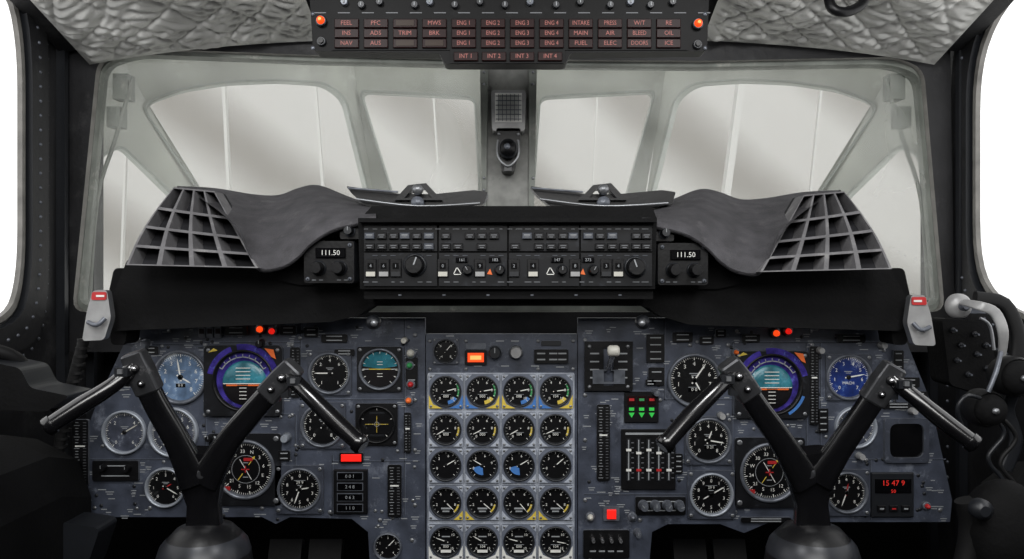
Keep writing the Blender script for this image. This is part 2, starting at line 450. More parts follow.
# =================== HANGAR OUTSIDE
def hangarmat():
    m=bpy.data.materials.new('hangar_wall'); m.use_nodes=True; nt=m.node_tree; b=nt.nodes['Principled BSDF']; b.inputs['Roughness'].default_value=.85
    tc=nt.nodes.new('ShaderNodeTexCoord'); mp=nt.nodes.new('ShaderNodeMapping'); mp.inputs['Rotation'].default_value=(0,math.radians(52),0)
    wv=nt.nodes.new('ShaderNodeTexWave'); wv.inputs['Scale'].default_value=.075; wv.inputs['Distortion'].default_value=2.2; wv.inputs['Detail'].default_value=3; wv.inputs['Detail Scale'].default_value=.5  # soft diagonal shading painted into the wall colour as wave bands
    nt.links.new(tc.outputs['Object'],mp.inputs[0]); nt.links.new(mp.outputs[0],wv.inputs[0])
    r=nt.nodes.new('ShaderNodeValToRGB'); e=r.color_ramp.elements
    e[0].position=.0; e[1].position=.7
    e[0].color=[lin(x) for x in (136,133,128)]+[1]; e[1].color=[lin(x) for x in (182,181,178)]+[1]
    nt.links.new(wv.outputs['Fac'],r.inputs[0]); nt.links.new(r.outputs[0],b.inputs['Base Color']); return m
HW=hangarmat()
HL=mat('hangar_white',(186,186,183),.8,noise=.03)
HF=mat('hangar_floor',(195,195,190),.8,noise=.1,scale=.5)
mb=MB(); mb.box((0,22,4),(24,.3,30),HW); world('wall_hangar',mb,label='pale hangar end wall outside the aircraft',kind='structure')
mb=MB(); mb.box((0,14,-4),(40,20,.3),HF); world('floor_hangar',mb,label='pale hangar floor outside the aircraft',kind='structure')
def beam(a,b,wd,m,name,label):
    mb=MB(); a=Vector(a);b=Vector(b); d=(b-a); M=d.to_track_quat('Z','Y').to_matrix()
    mb.box((a+b)/2,(wd,wd*.5,d.length),m,M); world(name,mb,label=label,category='beam')
for x0,y0,x1,y1,Y,wd in [(222,40,236,330,18,.14),(312,40,334,330,18,.12),(746,40,708,330,18,.30),(430,40,448,330,18,.08),(600,40,586,330,18,.08),(826,40,796,330,18,.10),(130,40,120,330,18,.10)]:
    beam(W(x0,y0,Y),W(x1,y1,Y),wd,HL,'hangar_column','slim white hangar column outside the windshield')

# =================== OVERHEAD PANEL
OY=1.12; so=OY/F
oroot=empty('overhead_warning_panel',W(509,20,OY),label='black overhead warning panel with rows of captions and two amber lamps',category='warning panel')
mb=MB(); ppx(mb,rnd([(308,-30),(710,-30),(707,51),(570,53),(566,64),(444,64),(440,53),(313,51)],4),OY,.03,OHB,edge=OHB)
for x in range(320,705,24): mb.pbox(W(x,13,OY).x,W(x,13,OY).z,12*so,1.0*so,.001,DIM,y=OY)
for y in (-2,14,48):
    for x in (313,705): mb.lathe([(.003,0),(.003,.0012),(.001,.0016)],BEZ,10,W(x,y,OY),close=True)
world('panel_body',mb,oroot)
mb=MB(); ppx(mb,[(332,17),(688,17),(688,50),(332,50)],OY-.002,.002,OHB,edge=BEZD)
ppx(mb,[(450,49),(565,49),(565,63),(450,63)],OY-.0025,.003,OHB,edge=BEZD); world('caption_tray',mb,oroot)
cols=[347+29.2*i for i in range(12)]
r1=['FEEL','PFC','','MWS','ENG 1','ENG 2','ENG 3','ENG 4','INTAKE','PRESS','W/T','RE']
r3=['NAV','AUS','','','ENG 1','ENG 2','ENG 3','ENG 4','FUEL','ELEC','DOORS','ICE']
r2=['INS','ADS','TRIM','BRK','ENG 1','ENG 2','ENG 3','ENG 4','MAIN','AIR','BLEED','OIL']
for r,(yy,row) in enumerate(((24,r1),(34,r2),(44,r3))):
    for c,t in zip(cols,row):
        b=MB(); p=W(c,yy,OY-.002); b.pbox(0,0,24*so,8.8*so,.004,MAROON,.0008)
        if t: b.text(t,0,0,6.2*so,.0046,PINK,sx=.8 if len(t)>4 else .95)
        else: b.pbox(0,0,18*so,5.5*so,.001,CBLANK,0,y=-.004)
        obj('warning_caption',b.mesh('warning_caption'),p-WP[oroot.name],oroot)
for i in range(4):
    b=MB(); p=W(466+28*i,57,OY-.003); b.pbox(0,0,24*so,8.6*so,.004,MAROON,.0008); b.text('INT %d'%(i+1),0,0,6.2*so,.0046,PINK,sx=.9)
    obj('warning_caption',b.mesh('warning_caption'),p-WP[oroot.name],oroot)
for x,y in ((322,22),(697,25)):
    b=MB(); b.cyl(0,0,5.5*so,.008,BEZD); b.lathe([(4*so,.008),(3.4*so,.012),(2*so,.015),(.0001,.016)],LORG,20); b.lathe([(1.6*so,.0152),(.0001,.0168)],LHOT,16)
    obj('warning_lamp',b.mesh('warning_lamp'),W(x,y,OY)-WP[oroot.name],oroot,label='glowing orange round warning lamp')
    b=MB(); b.cyl(0,0,4.5*so,.006,BEZD); b.cyl(0,0,3*so,.009,BLACK)
    obj('push_switch',b.mesh('push_switch'),W(x,y+20,OY)-WP[oroot.name],oroot)
for i,x in enumerate([345,362,380,415,430,455,480,505,530,556,580,610,630,650,672]):
    b=MB(); b.cyl(0,0,3.6*so,.008,BEZD if i%4 else BEZ); b.pbox(0,0,1.2*so,4*so,.002,PALE,.0004,y=-.008)
    obj('rotary_switch',b.mesh('rotary_switch'),W(x,3+(i%2)*3,OY)-WP[oroot.name],oroot)

# =================== GLARESHIELD
GY=1.0; sg_=GY/F
groot=empty('glareshield',W(509,300,1.05),label='black and grey glareshield coaming spanning the cockpit above the instrument panels',category='glareshield')
mb=MB()
ppx(mb,rnd([(128,258),(255,262),(300,262),(355,270),(362,262),(655,262),(660,270),(712,266),(765,266),(890,268),(908,300),(912,322),(900,331),(690,325),(660,316),(646,306),(372,306),(358,316),(330,322),(112,331),(108,318),(114,292)],5),1.07,.055,COAM)
world('lower_shroud',mb,groot)
mb=MB(); ppx(mb,[(364,290),(653,290),(653,299),(364,299)],1.01,.05,COAM)
ppx(mb,[(384,299),(632,299),(626,306),(392,306)],1.04,.03,COAM,edge=BEZD)
for x in range(400,640,44): mb.pbox(W(x,295,1.01).x,W(x,295,1.01).z,3*sg_,1.5*sg_,.001,BEZ,y=1.01)
world('lower_lip',mb,groot)
for sg in (-1,1):
    mb=MB()
    g=lambda x:509+sg*x
    ppx(mb,rnd([(g(370),268),(g(395),268),(g(402),300),(g(398),345),(g(384),345),(g(380),310)],5),1.085,.04,DARK)
    world('end_bracket',mb,groot)
def loftpx(mb,top,bot,Yt,Yb,m,n=10):
    rows=[]
    for k in range(n+1):
        t=k/n; row=[]
        for (a,b),(c,d) in zip(top,bot):
            Y=Yt+(Yb-Yt)*(1-(1-t)**1.7); p=W(a+(c-a)*t,b+(d-b)*t - 3*math.sin(math.pi*t),Y); row.append(p)
        rows.append(row)
    mb.loft(rows,m)
def dens(P,n=4):
    P=[Vector(p) for p in P]; out=[]
    for i in range(len(P)-1):
        p0=P[max(i-1,0)];p1=P[i];p2=P[i+1];p3=P[min(i+2,len(P)-1)]
        for k in range(n):
            t=k/n; q=.5*((2*p1)+(p2-p0)*t+(2*p0-5*p1+4*p2-p3)*t*t+(3*p1-p0-3*p2+p3)*t**3); out.append((q.x,q.y))
    out.append(tuple(P[-1])); return out
for sg in (-1,1):
    mx=(lambda x:x) if sg<0 else (lambda x:1018-x); dy=0 if sg<0 else 4
    top=[(mx(a),b+dy) for a,b in dens([(177,186),(215,188),(252,194),(278,195),(298,188),(318,185),(345,195),(376,207)])]
    bot=[(mx(a),b+dy) for a,b in dens([(238,226),(248,250),(260,268),(282,266),(298,256),(312,242),(336,228),(376,220)])]
    mb=MB(); loftpx(mb,top,bot,1.24,1.01,BROW)
    rows=[[W(a,b,1.01) for a,b in bot],[W(a,b+3,1.012) for a,b in bot],[W(a,b+4,1.06) for a,b in bot]]
    mb.loft(rows,BROW)
    rows=[[W(a,b,1.24) for a,b in top],[W(a,b+2,1.27) for a,b in top],[W(a,b+60,1.27) for a,b in top]]
    mb.loft(rows,COAM)
    world('coaming_brow',mb,groot,label='padded dark grey coaming brow')
    mb=MB(); ppx(mb,[(mx(a),b+dy) for a,b in ((255,262),(290,258),(310,240),(332,228),(372,222),(372,285),(300,285),(255,275))],1.062,.008,COAM); world('brow_backing',mb,groot)
    mb=MB(); TL,TR,BR,BL=[Vector((mx(a),b+dy)) for a,b in ((174,187),(214,191),(258,268),(126,265))]
    def bl(u,v):
        a=TL.lerp(TR,u); b=BL.lerp(BR,u); q=a.lerp(b,v)
        return q+Vector((-(mx(1)-mx(0))*5*math.sin(math.pi*v)*(1-u),0))
    N=4;Mm=4; holes=[]
    for i in range(N):
        for j in range(Mm):
            e=.075; gv=.03
            j0=(j/Mm)**.85; j1=((j+1)/Mm)**.85; s0=.05*math.sin(math.pi*j0); s1=.05*math.sin(math.pi*j1); u0=(i+e)/N; u1=(i+1-e)/N
            pts=[bl(u0,j0+gv*.6+s0*(u0*2-1)),bl(u1,j0+gv*.6+s0*(u1*2-1)),bl(u1,min(j1-gv*.5+s1*(u1*2-1),.985)),bl(u0,min(j1-gv*.5+s1*(u0*2-1),.985))]
            holes.append([(q.x,q.y) for q in pts])
    outl=[bl(0,k/8) for k in range(9)]+[bl(1,1-k/8) for k in range(9)]
    outl=[(q.x,q.y) for q in outl]
    fe=plane3(W(mx(127),264,1.0),W(mx(256),267,1.0),W(mx(190),187,1.12))
    mb.prism(outl,holes,CRATE,fe,(0,.035,0),CRATE)
    world('egg_crate_grille',mb,groot,label='worn grey egg-crate grille wing')
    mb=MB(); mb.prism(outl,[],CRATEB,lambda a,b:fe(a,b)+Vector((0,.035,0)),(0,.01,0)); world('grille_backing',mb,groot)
    b=MB(); x=275 if sg<0 else 741; y=260 if sg<0 else 265
    p=W(x,y,1.055); b.pbox(0,0,.022,.014,.003,BLACK,.0008)
    b.pbox(0,0.001,.014,.004,.0005,PALE,y=-.003)
    obj('push_button',b.mesh('push_button'),p-WP[groot.name],groot)
aroot=empty('autopilot_control_panel',W(508,255,GY),label='dark autopilot control panel with knobs and push buttons in the glareshield',category='control panel')
mb=MB(); ppx(mb,[(358,219),(657,219),(655,289),(360,289)],GY,.06,COAM,edge=COAM)
ppx(mb,[(372,206),(652,206),(657,219),(360,219)],GY+.04,.06,COAM,edge=COAM)
ppx(mb,[(358,218),(657,218),(657,222),(358,222)],GY-.02,.022,COAM,edge=BEZD)
world('panel_body',mb,aroot)
mb=MB()
for a,b in ((364,437),(439,507),(509,579),(581,652)):
    ppx(mb,[(a,224),(b,224),(b,251),(a,251)],GY-.003,.003,FASC,edge=BEZD)
    ppx(mb,[(a,253),(b,253),(b,286),(a,286)],GY-.003,.003,FASC,edge=BEZD)
for x in range(366,652,9):
    p=W(x,229,GY-.0035); mb.pbox(p.x,p.z,(3+RN.random()*4)*sg_,.9*sg_,.0004,DIM,y=p.y)
    p=W(x,282,GY-.0035)
    if (x//9)%3: mb.pbox(p.x,p.z,(3+RN.random()*4)*sg_,.9*sg_,.0004,DIM,y=p.y)
    p=W(x,255.5,GY-.0035)
    if (x//9)%4: mb.pbox(p.x,p.z,5*sg_,.8*sg_,.0004,BTN,y=p.y)
for x in (487,580): 
    p=W(x,274,GY-.004); mb.add([p,p+Vector((.004,0,.007)),p+Vector((.007,0,-.001))],[(0,1,2)],ORG)
for x in (454,547):
    p=W(x,274,GY-.004)
    for a,c in (((0,0),(.004,.008)),((.004,.008),(.009,0)),((.009,0),(0,0))):
        d=Vector((c[0]-a[0],0,c[1]-a[1])); q=p+Vector((a[0],0,a[1])); nn=Vector((-d.z,0,d.x)).normalized()*.001
        mb.add([q,q+d,q+d+nn,q+nn],[(0,1,2,3)],WHITE)
world('fascia_plate',mb,aroot)
for yy in (236,246.5):
    for k,x in enumerate((370,382,394,405,417,429,446,458,470,482,494,515,527,539,551,563,573,588,600,612,624,636,646)):
        if RN.random()<.12: continue
        b=MB(); lit=RN.random()<.25
        b.pbox(0,0,9.6*sg_,6.2*sg_,.005,BTN if lit else BLACK,.0008)
        b.pbox(0,.8*sg_,6*sg_,.8*sg_,.0004,PALE if lit else DIM,y=-.005); b.pbox(0,-1.2*sg_,4*sg_,.8*sg_,.0004,DIM,y=-.005)
        obj('push_button',b.mesh('push_button'),W(x,yy,GY-.003)-WP[aroot.name],aroot)
def knob(x,y,Y,r,par,m=BLACK,name='rotary_knob',ptr=True,d=.016,ang=0,ring=BEZ):
    b=MB(); s=Y/F; r*=s
    b.lathe([(r*1.25,0),(r*1.25,.002),(r*1.05,.003)],ring,24)
    b.lathe([(r,.002),(r*.97,d*.8),(r*.85,d),(r*.6,d)],m,20,smooth=False,close=True)
    if ptr: b.tick(ang,0,r*.85,r*.14,d+.0004,PALE)
    obj(name,b.mesh(name),W(x,y,Y)-WP[par.name],par)
for x,y,r,a in ((415,265,9.5,20),(468,270,4.5,-30),(500,270,4.5,10),(562,270,4.5,0),(593,270,4.5,30),(635,267,9,-20)):
    knob(x,y,GY-.003,r,aroot,ang=a,ring=BEZD)
for i,x in enumerate((371,384,396,443,480,514,533,575,606,618)):
    b=MB(); b.pbox(0,0,11*sg_,18*sg_,.003,BLACK,.0006); b.pbox(0,-6*sg_,9*sg_,4.5*sg_,.001,(CREAM,TABG,BEZD)[i%3],y=-.003)
    b.pbox(0,2*sg_,6*sg_,6*sg_,.0004,DARK,y=-.003); b.text(str(RN.randint(0,9)),0,2*sg_,4.5*sg_,.0036,PALE)
    obj('readout_window',b.mesh('readout_window'),W(x,268,GY-.003)-WP[aroot.name],aroot)
for x in (462,495,557,588):
    b=MB(); b.pbox(0,0,12*sg_,5*sg_,.003,BLACKG,.0005); b.text('%03d'%RN.randint(100,350),0,0,4.2*sg_,.0034,PALE)
    obj('readout_window',b.mesh('readout_window'),W(x,260,GY-.003)-WP[aroot.name],aroot)
for x in (374,642):
    mb=MB(); mb.lathe([(.010,0),(.010,.008),(.007,.012),(.003,.014)],BEZD,16,W(x,322,1.05)); mb.ball(W(x,323,1.038),.005,STEEL,12,6)
    world('map_light',mb,label='small metal eyeball light under the glareshield lip',category='light')
for x0,y0 in ((330,262),(684,264)):
    rt=empty('radio_control_head',W(x0,y0,1.02),label='black radio tuning head reading 111.50 with two knobs',category='radio')
    sr=1.02/F
    mb=MB(); ppx(mb,rnd([(x0-26,y0-21),(x0+24,y0-21),(x0+24,y0+21),(x0-26,y0+21)],3),1.02,.04,BLACK,edge=BEZ)
    for dx in (-22,20):
        for dz in (-17,17):
            p=W(x0+dx,y0+dz,1.02); mb.lathe([(.003,0),(.003,.0015),(.001,.002)],BEZ,10,p)
    for q in (-16,-9,9,16): 
        p=W(x0+q,y0+18,1.02); mb.pbox(p.x,p.z,4*sr,1.0*sr,.0004,DIM,y=p.y)
    world('radio_case',mb,rt)
    b=MB(); b.pbox(0,0,30*sr,10*sr,.004,BLACKG,.001); b.text('111.50',0,0,7.2*sr,.0045,DIGW,sx=1.0)
    obj('frequency_display',b.mesh('frequency_display'),W(x0+1,y0-9,1.02)-WP[rt.name],rt)
    knob(x0-11,y0+6,1.02,6,rt,BLACK,'tuning_knob',d=.02,ptr=False,ring=BEZD); knob(x0+10,y0+6,1.02,6,rt,BLACK,'tuning_knob',d=.02,ptr=False,ring=BEZD)
    kx=x0+(20 if x0<500 else -20)
    mb=MB(); ppx(mb,rnd([(kx-10,y0-40),(kx+10,y0-40),(kx+10,y0-23),(kx-10,y0-23)],2),1.02,.04,BLACK,edge=BEZ); world('dimmer_module',mb,rt)
    knob(kx,y0-31,1.02,4.5,rt,BEZD,'dimmer_knob')
for cx0,l,r in ((418,346,488),(603,530,676)):
    mb=MB(); Y=1.14
    rt=empty('coaming_latch_mechanism',W(cx0,200,Y),label='black hinged latch mechanism with steel studs on top of the glareshield',category='mechanism')
    ppx(mb,rnd([(l,186),(l+14,188),(cx0-16,194),(cx0+16,194),(r-14,190),(r,192),(r-4,204),(cx0+20,212),(cx0-20,212),(l+20,206),(l+6,194)],2),Y,.03,BLACK,edge=BEZ); world('hinge_bar',mb,rt)
    mb=MB(); ppx(mb,[(cx0-24,200),(cx0-10,185),(cx0+8,183),(cx0+24,200)],Y-.01,.03,BLACK,[[(cx0-14,198),(cx0-6,189),(cx0+5,188),(cx0+14,198)]],edge=STEEL)
    world('bracket',mb,rt)
    mb=MB(); mb.lathe([(.008,0),(.008,.01),(.005,.014),(.0001,.015)],STEEL,16,W(cx0,190,Y-.01)); mb.lathe([(.01,0),(.009,.012),(.0001,.013)],BEZ,16,W(cx0,203,Y-.004))
    world('stud',mb,rt)
    mb=MB(); mb.sweep([W(l+10,199,Y-.01),W(cx0,206,Y-.015),W(r-8,203,Y-.01)],[.0018]*3,STEEL,8); mb.sweep([W(l+2,188,Y-.01),W(cx0-20,192,Y-.015)],[.0015]*2,BEZ,8,sub=1)
    world('rod',mb,rt)

# =================== INSTRUMENT PANELS
busy=[(181,377,29),(125,432,24),(174,432,27),(166,487,22),(245,380,42),(246,469,40),(330,373,28),(323,425,28),(300,489,28),(388,546,16),(380,369,27),(377,424,26),(351,491,26),(352,457,12),(296,372,8),(395,490,10),(82,452,10),(408,432,5),(117,470,20),
 (694,380,29),(848,377,28),(855,427,23),(708,440,29),(711,494,29),(846,492,28),(770,384,42),(769,472,40),(905,440,26),(891,494,28),(608,363,30),(641,407,20),(648,459,34),(660,505,28),(813,385,6),(603,442,9),(611,513,10),(606,543,26)]
def inside(x,y,poly):
    c=False;n=len(poly)
    for i in range(n):
        a=poly[i];b=poly[i-1]
        if (a[1]>y)!=(b[1]>y) and x<(b[0]-a[0])*(y-a[1])/(b[1]-a[1])+a[0]: c=not c
    return c
def panel(name,poly,label,screws=(),seams=(),x0=0,x1=0):
    rt=empty(name,W(sum(p[0] for p in poly)/len(poly),sum(p[1] for p in poly)/len(poly),PY),label=label,category='instrument panel')
    mb=MB(); ppx(mb,poly,PY,.012,PANEL,edge=PANEL2)
    for x,y in screws:
        p=W(x,y,PY); mb.lathe([(.0032,0),(.0032,.001),(.0015,.0016)],STEEL,10,p,close=True)
    for sx0,y0,sx1,y1 in seams:
        a=W(sx0,y0,PY-.0003);b=W(sx1,y1,PY-.0003);d=b-a;nn=Vector((-d.z,0,d.x)).normalized()*.0010
        mb.add([a,b,b+nn,a+nn],[(0,1,2,3)],DARK); mb.add([a+nn,b+nn,b+nn*1.8,a+nn*1.8],[(0,1,2,3)],PANEL2)
    k=0;tr=0
    while k<190 and tr<6000:
        tr+=1
        x=RN.uniform(x0,x1);y=RN.uniform(326,530)
        if not (inside(x-6,y,poly) and inside(x+6,y,poly)) or any((x-a)**2+(y-b)**2<(r+2)**2 for a,b,r in busy): continue
        k+=1; p=W(x,y,PY); t=RN.random()
        if t<.3: mb.lathe([(.0026,0),(.0026,.0009),(.0012,.0014)],STEEL if t<.12 else BEZD,10,p,close=True)
        else:
            w_=RN.uniform(4,9)
            mb.pbox(p.x,p.z,w_*S,.8*S,.0005,PALE,y=PY)
            if t>.55: mb.pbox(p.x,p.z-2.2*S,w_*.7*S,.8*S,.0005,PALE,y=PY)
    world('panel_plate',mb,rt); return rt
Lp=[(136,318),(425,318),(425,600),(372,600),(368,532),(352,519),(290,517),(276,524),(262,517),(62,517),(60,500),(98,400)]
Rp=[(578,318),(897,318),(930,400),(952,500),(950,522),(770,522),(744,533),(720,524),(668,524),(652,532),(646,600),(578,600)]
sL=[(70,508),(150,508),(205,508),(262,508),(330,512),(415,335),(415,400),(415,450),(415,505),(300,338),(205,345),(292,345),(292,415),(205,415),(98,470),(140,340),(412,540),(380,520)]
sR=[(585,340),(585,395),(585,440),(585,500),(660,400),(728,345),(728,415),(812,345),(812,415),(940,510),(870,510),(800,512),(735,512),(690,345),(880,345),(900,360),(926,410),(866,460),(640,520),(590,560)]
LP=panel('instrument_panel',Lp,'slate-blue pilot instrument panel packed with round dials',sL,[(300,320,300,400),(300,400,415,400),(205,343,205,515),(205,415,295,415),(295,415,295,515),(80,460,205,460),(332,455,332,515),(332,462,420,462),(404,320,404,515),(120,345,205,345),(205,343,300,343)],66,422)
RP=panel('instrument_panel',Rp,'slate-blue copilot instrument panel packed with round dials',sR,[(664,320,664,400),(584,392,664,392),(584,495,690,495),(690,400,690,520),(732,343,732,520),(732,415,806,415),(806,343,806,520),(820,343,820,520),(820,460,946,460),(664,400,732,400),(732,343,900,343),(870,460,870,520)],580,948)
ep=[(426,334),(577,334),(577,600),(426,600)]
CP=empty('instrument_panel',W(501,450,PY),label='center engine instrument panel with pale frame and dial grid',category='instrument panel')
mb=MB(); ppx(mb,ep,PY-.002,.012,PANEL,edge=PANEL2)
for x in (430,466,538,573):
    for y in (341,369): mb.lathe([(.0028,0),(.0028,.001),(.0012,.0016)],STEEL,10,W(x,y,PY-.002),close=True)
for x,y in ((500,341),(515,341),(505,366),(478,366),(450,336),(535,366),(560,367)):
    p=W(x,y,PY-.002); mb.pbox(p.x,p.z,8*S,1*S,.0005,PALE,y=p.y)
world('panel_plate',mb,CP)
mb=MB(); ppx(mb,rnd([(427.5,373),(574.5,373),(574.5,600),(427.5,600)],2),PY-.007,.005,ENGP); world('pale_frame',mb,CP)

def circ(r,n=36): return [(r*math.sin(2*math.pi*i/n),r*math.cos(2*math.pi*i/n)) for i in range(n)]
def gauge(px,py,r,name,label,face=FACE,nums=None,a0=-140,a1=140,major=10,minor=4,needles=((30,.75),),square=None,bez=BEZ,sqm=FLANGE,
          arcs=(),Y=PY,group=None,cat='gauge',windows=(),words=(),extra=None,numsize=.2,fullcircle=False,nm=WHITE,screws=True,corner=None,cb=.55):
    s=PY/F; R=r*s
    rt=empty(name,W(px,py,Y),label=label,category=cat)
    if group: rt['group']=group
    d=.007
    b=MB()
    if square:
        h=square*s/2
        b.prism(rnd([(-h,-h),(h,-h),(h,h),(-h,h)],h*.1,2),[circ(R*.98)],sqm,lambda a,c:Vector((a,0,c)),(0,-d*.6,0),BEZ)
        if corner:
            for k,sx_ in enumerate((-1,1)):
                b.add([(sx_*h*.98,-.0046,-h*.98),(sx_*h*cb,-.0046,-h*.98),(sx_*h*.74,-.0046,-h*.74),(sx_*h*.98,-.0046,-h*cb)],[(0,1,2,3)],corner[k])
                b.add([(sx_*h*.98,-.0046,h*.98),(sx_*h*.6,-.0046,h*.98),(sx_*h*.98,-.0046,h*.6)],[(0,1,2)],ENGP)
        if screws:
            for dx in (-1,1):
                for dz in (-1,1): b.lathe([(h*.08,d*.6),(h*.08,d*.6+.0010),(h*.04,d*.6+.0012)],STEEL,8,(dx*h*.86,0,dz*h*.86),close=True)
    b.lathe([(R,0),(R,d*.8),(R*.97,d),(R*.91,d),(R*.86,.0015),(R*.86,0)],bez,36)
    obj('bezel',b.mesh('bezel'),(0,0,0),rt)
    b=MB(); q=R*.87
    b.disc(0,0,q,.001,face,36)
    lw=max(.0005,R*.022)
    for k,(r0,r1,b0,b1,m) in enumerate(arcs): b.arc(q*r0,q*r1,b0,b1,.0012,m)
    N=major*(minor+1)
    for i in range(N+(0 if fullcircle else 1)):
        a=a0+(a1-a0)*i/N
        mj=i%(minor+1)==0
        b.tick(a,q*(.85 if mj else .91),q*.98,lw*(1.3 if mj else .7),.0014,WHITE)
    if nums:
        for i,t in enumerate(nums):
            if t=='' : continue
            a=math.radians(a0+(a1-a0)*i/(len(nums) if fullcircle else len(nums)-1))
            b.text(str(t),q*.69*math.sin(a),q*.69*math.cos(a),R*numsize*1.08,.0014,WHITE)
    for t,x,z,sz,m in words: b.text(t,x*q,z*q,sz*R,.0014,m)
    for x,z,w_,h_,t in windows:
        b.pbox(x*q,z*q,w_*q,h_*q,.0006,BLACKG,y=-.0011); b.pbox(x*q,z*q+h_*q/2,w_*q,h_*q*.08,.0008,PALE,y=-.0011)
        b.text(t,x*q,z*q,h_*q*1.0,.0019,DIGW)
    if r>=18 and not extra: b.pbox(0,q*.28,q*.4,q*.04,.0003,PALE,y=-.0011); b.pbox(0,q*.2,q*.25,q*.035,.0003,PALE,y=-.0011)
    if extra: extra(b,q)
    obj('dial_face',b.mesh('dial_face'),(0,0,0),rt)
    for nd in needles:
        ang,L=nd[0],nd[1]; m=nd[2] if len(nd)>2 else nm
        b=MB(); b.tick(0,-q*.18,q*L*.75,R*.055,.0024,m); b.tick(0,q*L*.75,q*L,R*.055,.0024,m,wd2=R*.01)
        b.lathe([(R*.1,.0015),(R*.1,.003),(R*.06,.0036)],BLACK,14,close=True)
        o=obj('needle',b.mesh('needle'),(0,0,0),rt); o.rotation_euler=(0,math.radians(ang),0)
    if r>=18:
        b=MB(); b.lathe([(R*.9,.0055),(R*.6,.0065),(R*.3,.007),(.0001,.0072)],DGLASS,28); obj('dial_glass',b.mesh('dial_glass'),(0,0,0),rt)
    return rt
rows=[(391,['0','','2','','4','','6','','8','','10']),(429,['0','','2','','4','','6','','8','','']),(465,['','0','','3','','6','','9','','']),(502,['','2','','4','','6','','8','']),(541,['0','','5','','10','','15'])]
cx=[446,482.5,519,555.5]
for ri,(yy,nm_) in enumerate(rows):
    for ci,xx in enumerate(cx):
        arcs=[]; ex=None
        if ri==0: arcs=[(.72,.98,125,170,YEL if ci in(1,3) else BLUE),(.86,.98,60,115,GRN)]
        elif ri==1: arcs=[(.86,.98,80,120,YEL)]
        elif ri==2 and ci in (1,2): arcs=[(.2,.72,175,255,BLUE)]
        elif ri==3:
            arcs=[(.86,.98,100,140,YEL)]
            ex=lambda b,q: (b.pbox(0,-q*.45,q*.7,q*.12,.0004,PALE,y=-.0012),b.pbox(0,-q*.66,q*.5,q*.10,.0004,PALE,y=-.0012))
        elif ri==4: ex=lambda b,q: (b.pbox(0,q*.35,q*.6,q*.08,.0004,PALE,y=-.0012),b.pbox(0,-q*.72,q*.75,q*.2,.0004,WHITE,y=-.0012))
        wd=[(0,-.38,.7,.28,'%03d'%RN.choice([0,0,88,104]))] if ri in (0,1,4) else []
        an={0:[75,80,78,82],1:[-120,-118,-120,-115],2:[60,-60,60,50],3:[135,130,140,132],4:[-70,-60,-75,100]}[ri][ci]
        cm={0:(YEL,BLUE),1:(ENGP,ENGP),2:(ENGP,ENGP),3:(ENGP,YEL),4:(WHITE,WHITE)}[ri]
        gauge(xx,yy,15.6,'engine_gauge','small black engine dial with white pointer in pale square frame',square=34.2,sqm=PANEL2,bez=BEZD,nums=nm_,numsize=.22,cb=.2 if ri in (0,4) else .45,
            major=10 if ri<2 else 8,minor=1,needles=((an,.8),),arcs=arcs,Y=PY-.007,windows=wd,group='engine instrument grid',corner=cm if ci%2==0 else cm[::-1],extra=ex)
gauge(446,351,12,'temperature_gauge','small black round gauge above the engine instruments',nums=['-4','','0','','4','','8'],major=6,minor=1,needles=((40,.8),),Y=PY-.002,bez=BEZD,numsize=.25,square=26)
def module(x,y,w_,h_,par,m=BLACK,name='module',d=.005,edge=BEZ,parts=None,**k):
    b=MB(); b.prism(rnd([(-w_*S/2,-h_*S/2),(w_*S/2,-h_*S/2),(w_*S/2,h_*S/2),(-w_*S/2,h_*S/2)],1.5*S,2),[],m,lambda a,c:Vector((a,0,c)),(0,-d,0),edge)
    if parts: parts(b)
    return obj(name,b.mesh(name),W(x,y,PY)-WP[par.name]-Vector((0,.002 if par is CP else 0,0)),par,**k)
module(476,357,22,15,CP,BLACK,'indicator_light',parts=lambda b:[b.pbox(0,0,16*S,9*S,.002,LORG,.0005,y=-.005),b.pbox(0,0,11*S,4*S,.0006,LHOT,y=-.007)],label='glowing orange rectangular indicator')
module(476,346,20,6,CP,BEZ,'label_plate',d=.002)
knob(495,352,PY-.002,6,CP,BEZD); knob(516,352,PY-.002,6,CP,TABG)
module(551,356,34,14,CP,BLACK,'label_module',parts=lambda b:[b.pbox(x*S,z*S,8*S,1.4*S,.0005,PALE,y=-.005) for x in(-10,2,11) for z in (3,-3)])
module(551,343,20,5,CP,BEZD,'label_module',d=.003)

rng=lambda n,k=1:[str(i*k) for i in range(n)]
# ---- LEFT PANEL
gauge(181,377,27,'airspeed_indicator','large round airspeed dial with sky reflection painted on its face',face=SKYF,nums=['','1','2','3','4','5','6','7','8'],needles=((-10,.8),(120,.5)),windows=[(0,-.35,.4,.16,'0 0')],square=None)
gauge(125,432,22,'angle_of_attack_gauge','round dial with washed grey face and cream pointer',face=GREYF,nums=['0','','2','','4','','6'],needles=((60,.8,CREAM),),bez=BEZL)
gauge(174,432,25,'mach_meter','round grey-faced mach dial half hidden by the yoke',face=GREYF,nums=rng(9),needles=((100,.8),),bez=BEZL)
gauge(166,487,20,'accelerometer','small round dial with pointer and bright ring',nums=rng(7),needles=((120,.8),(60,.4,REDM)),bez=BEZL)
gauge(330,373,21,'vertical_speed_indicator','black vertical speed dial with white scale',nums=['1','','2','4','6','','1'],needles=((-90,.85),),square=44)
gauge(323,425,22,'radio_magnetic_indicator','round black dial behind the yoke grip',nums=rng(9),needles=((30,.8),),square=46)
gauge(300,489,22,'altimeter','round black altimeter with white numerals',nums=rng(10),fullcircle=True,a0=0,a1=360,needles=((200,.8),(80,.5)),windows=[(0,.35,.6,.22,'29 9')],square=48)
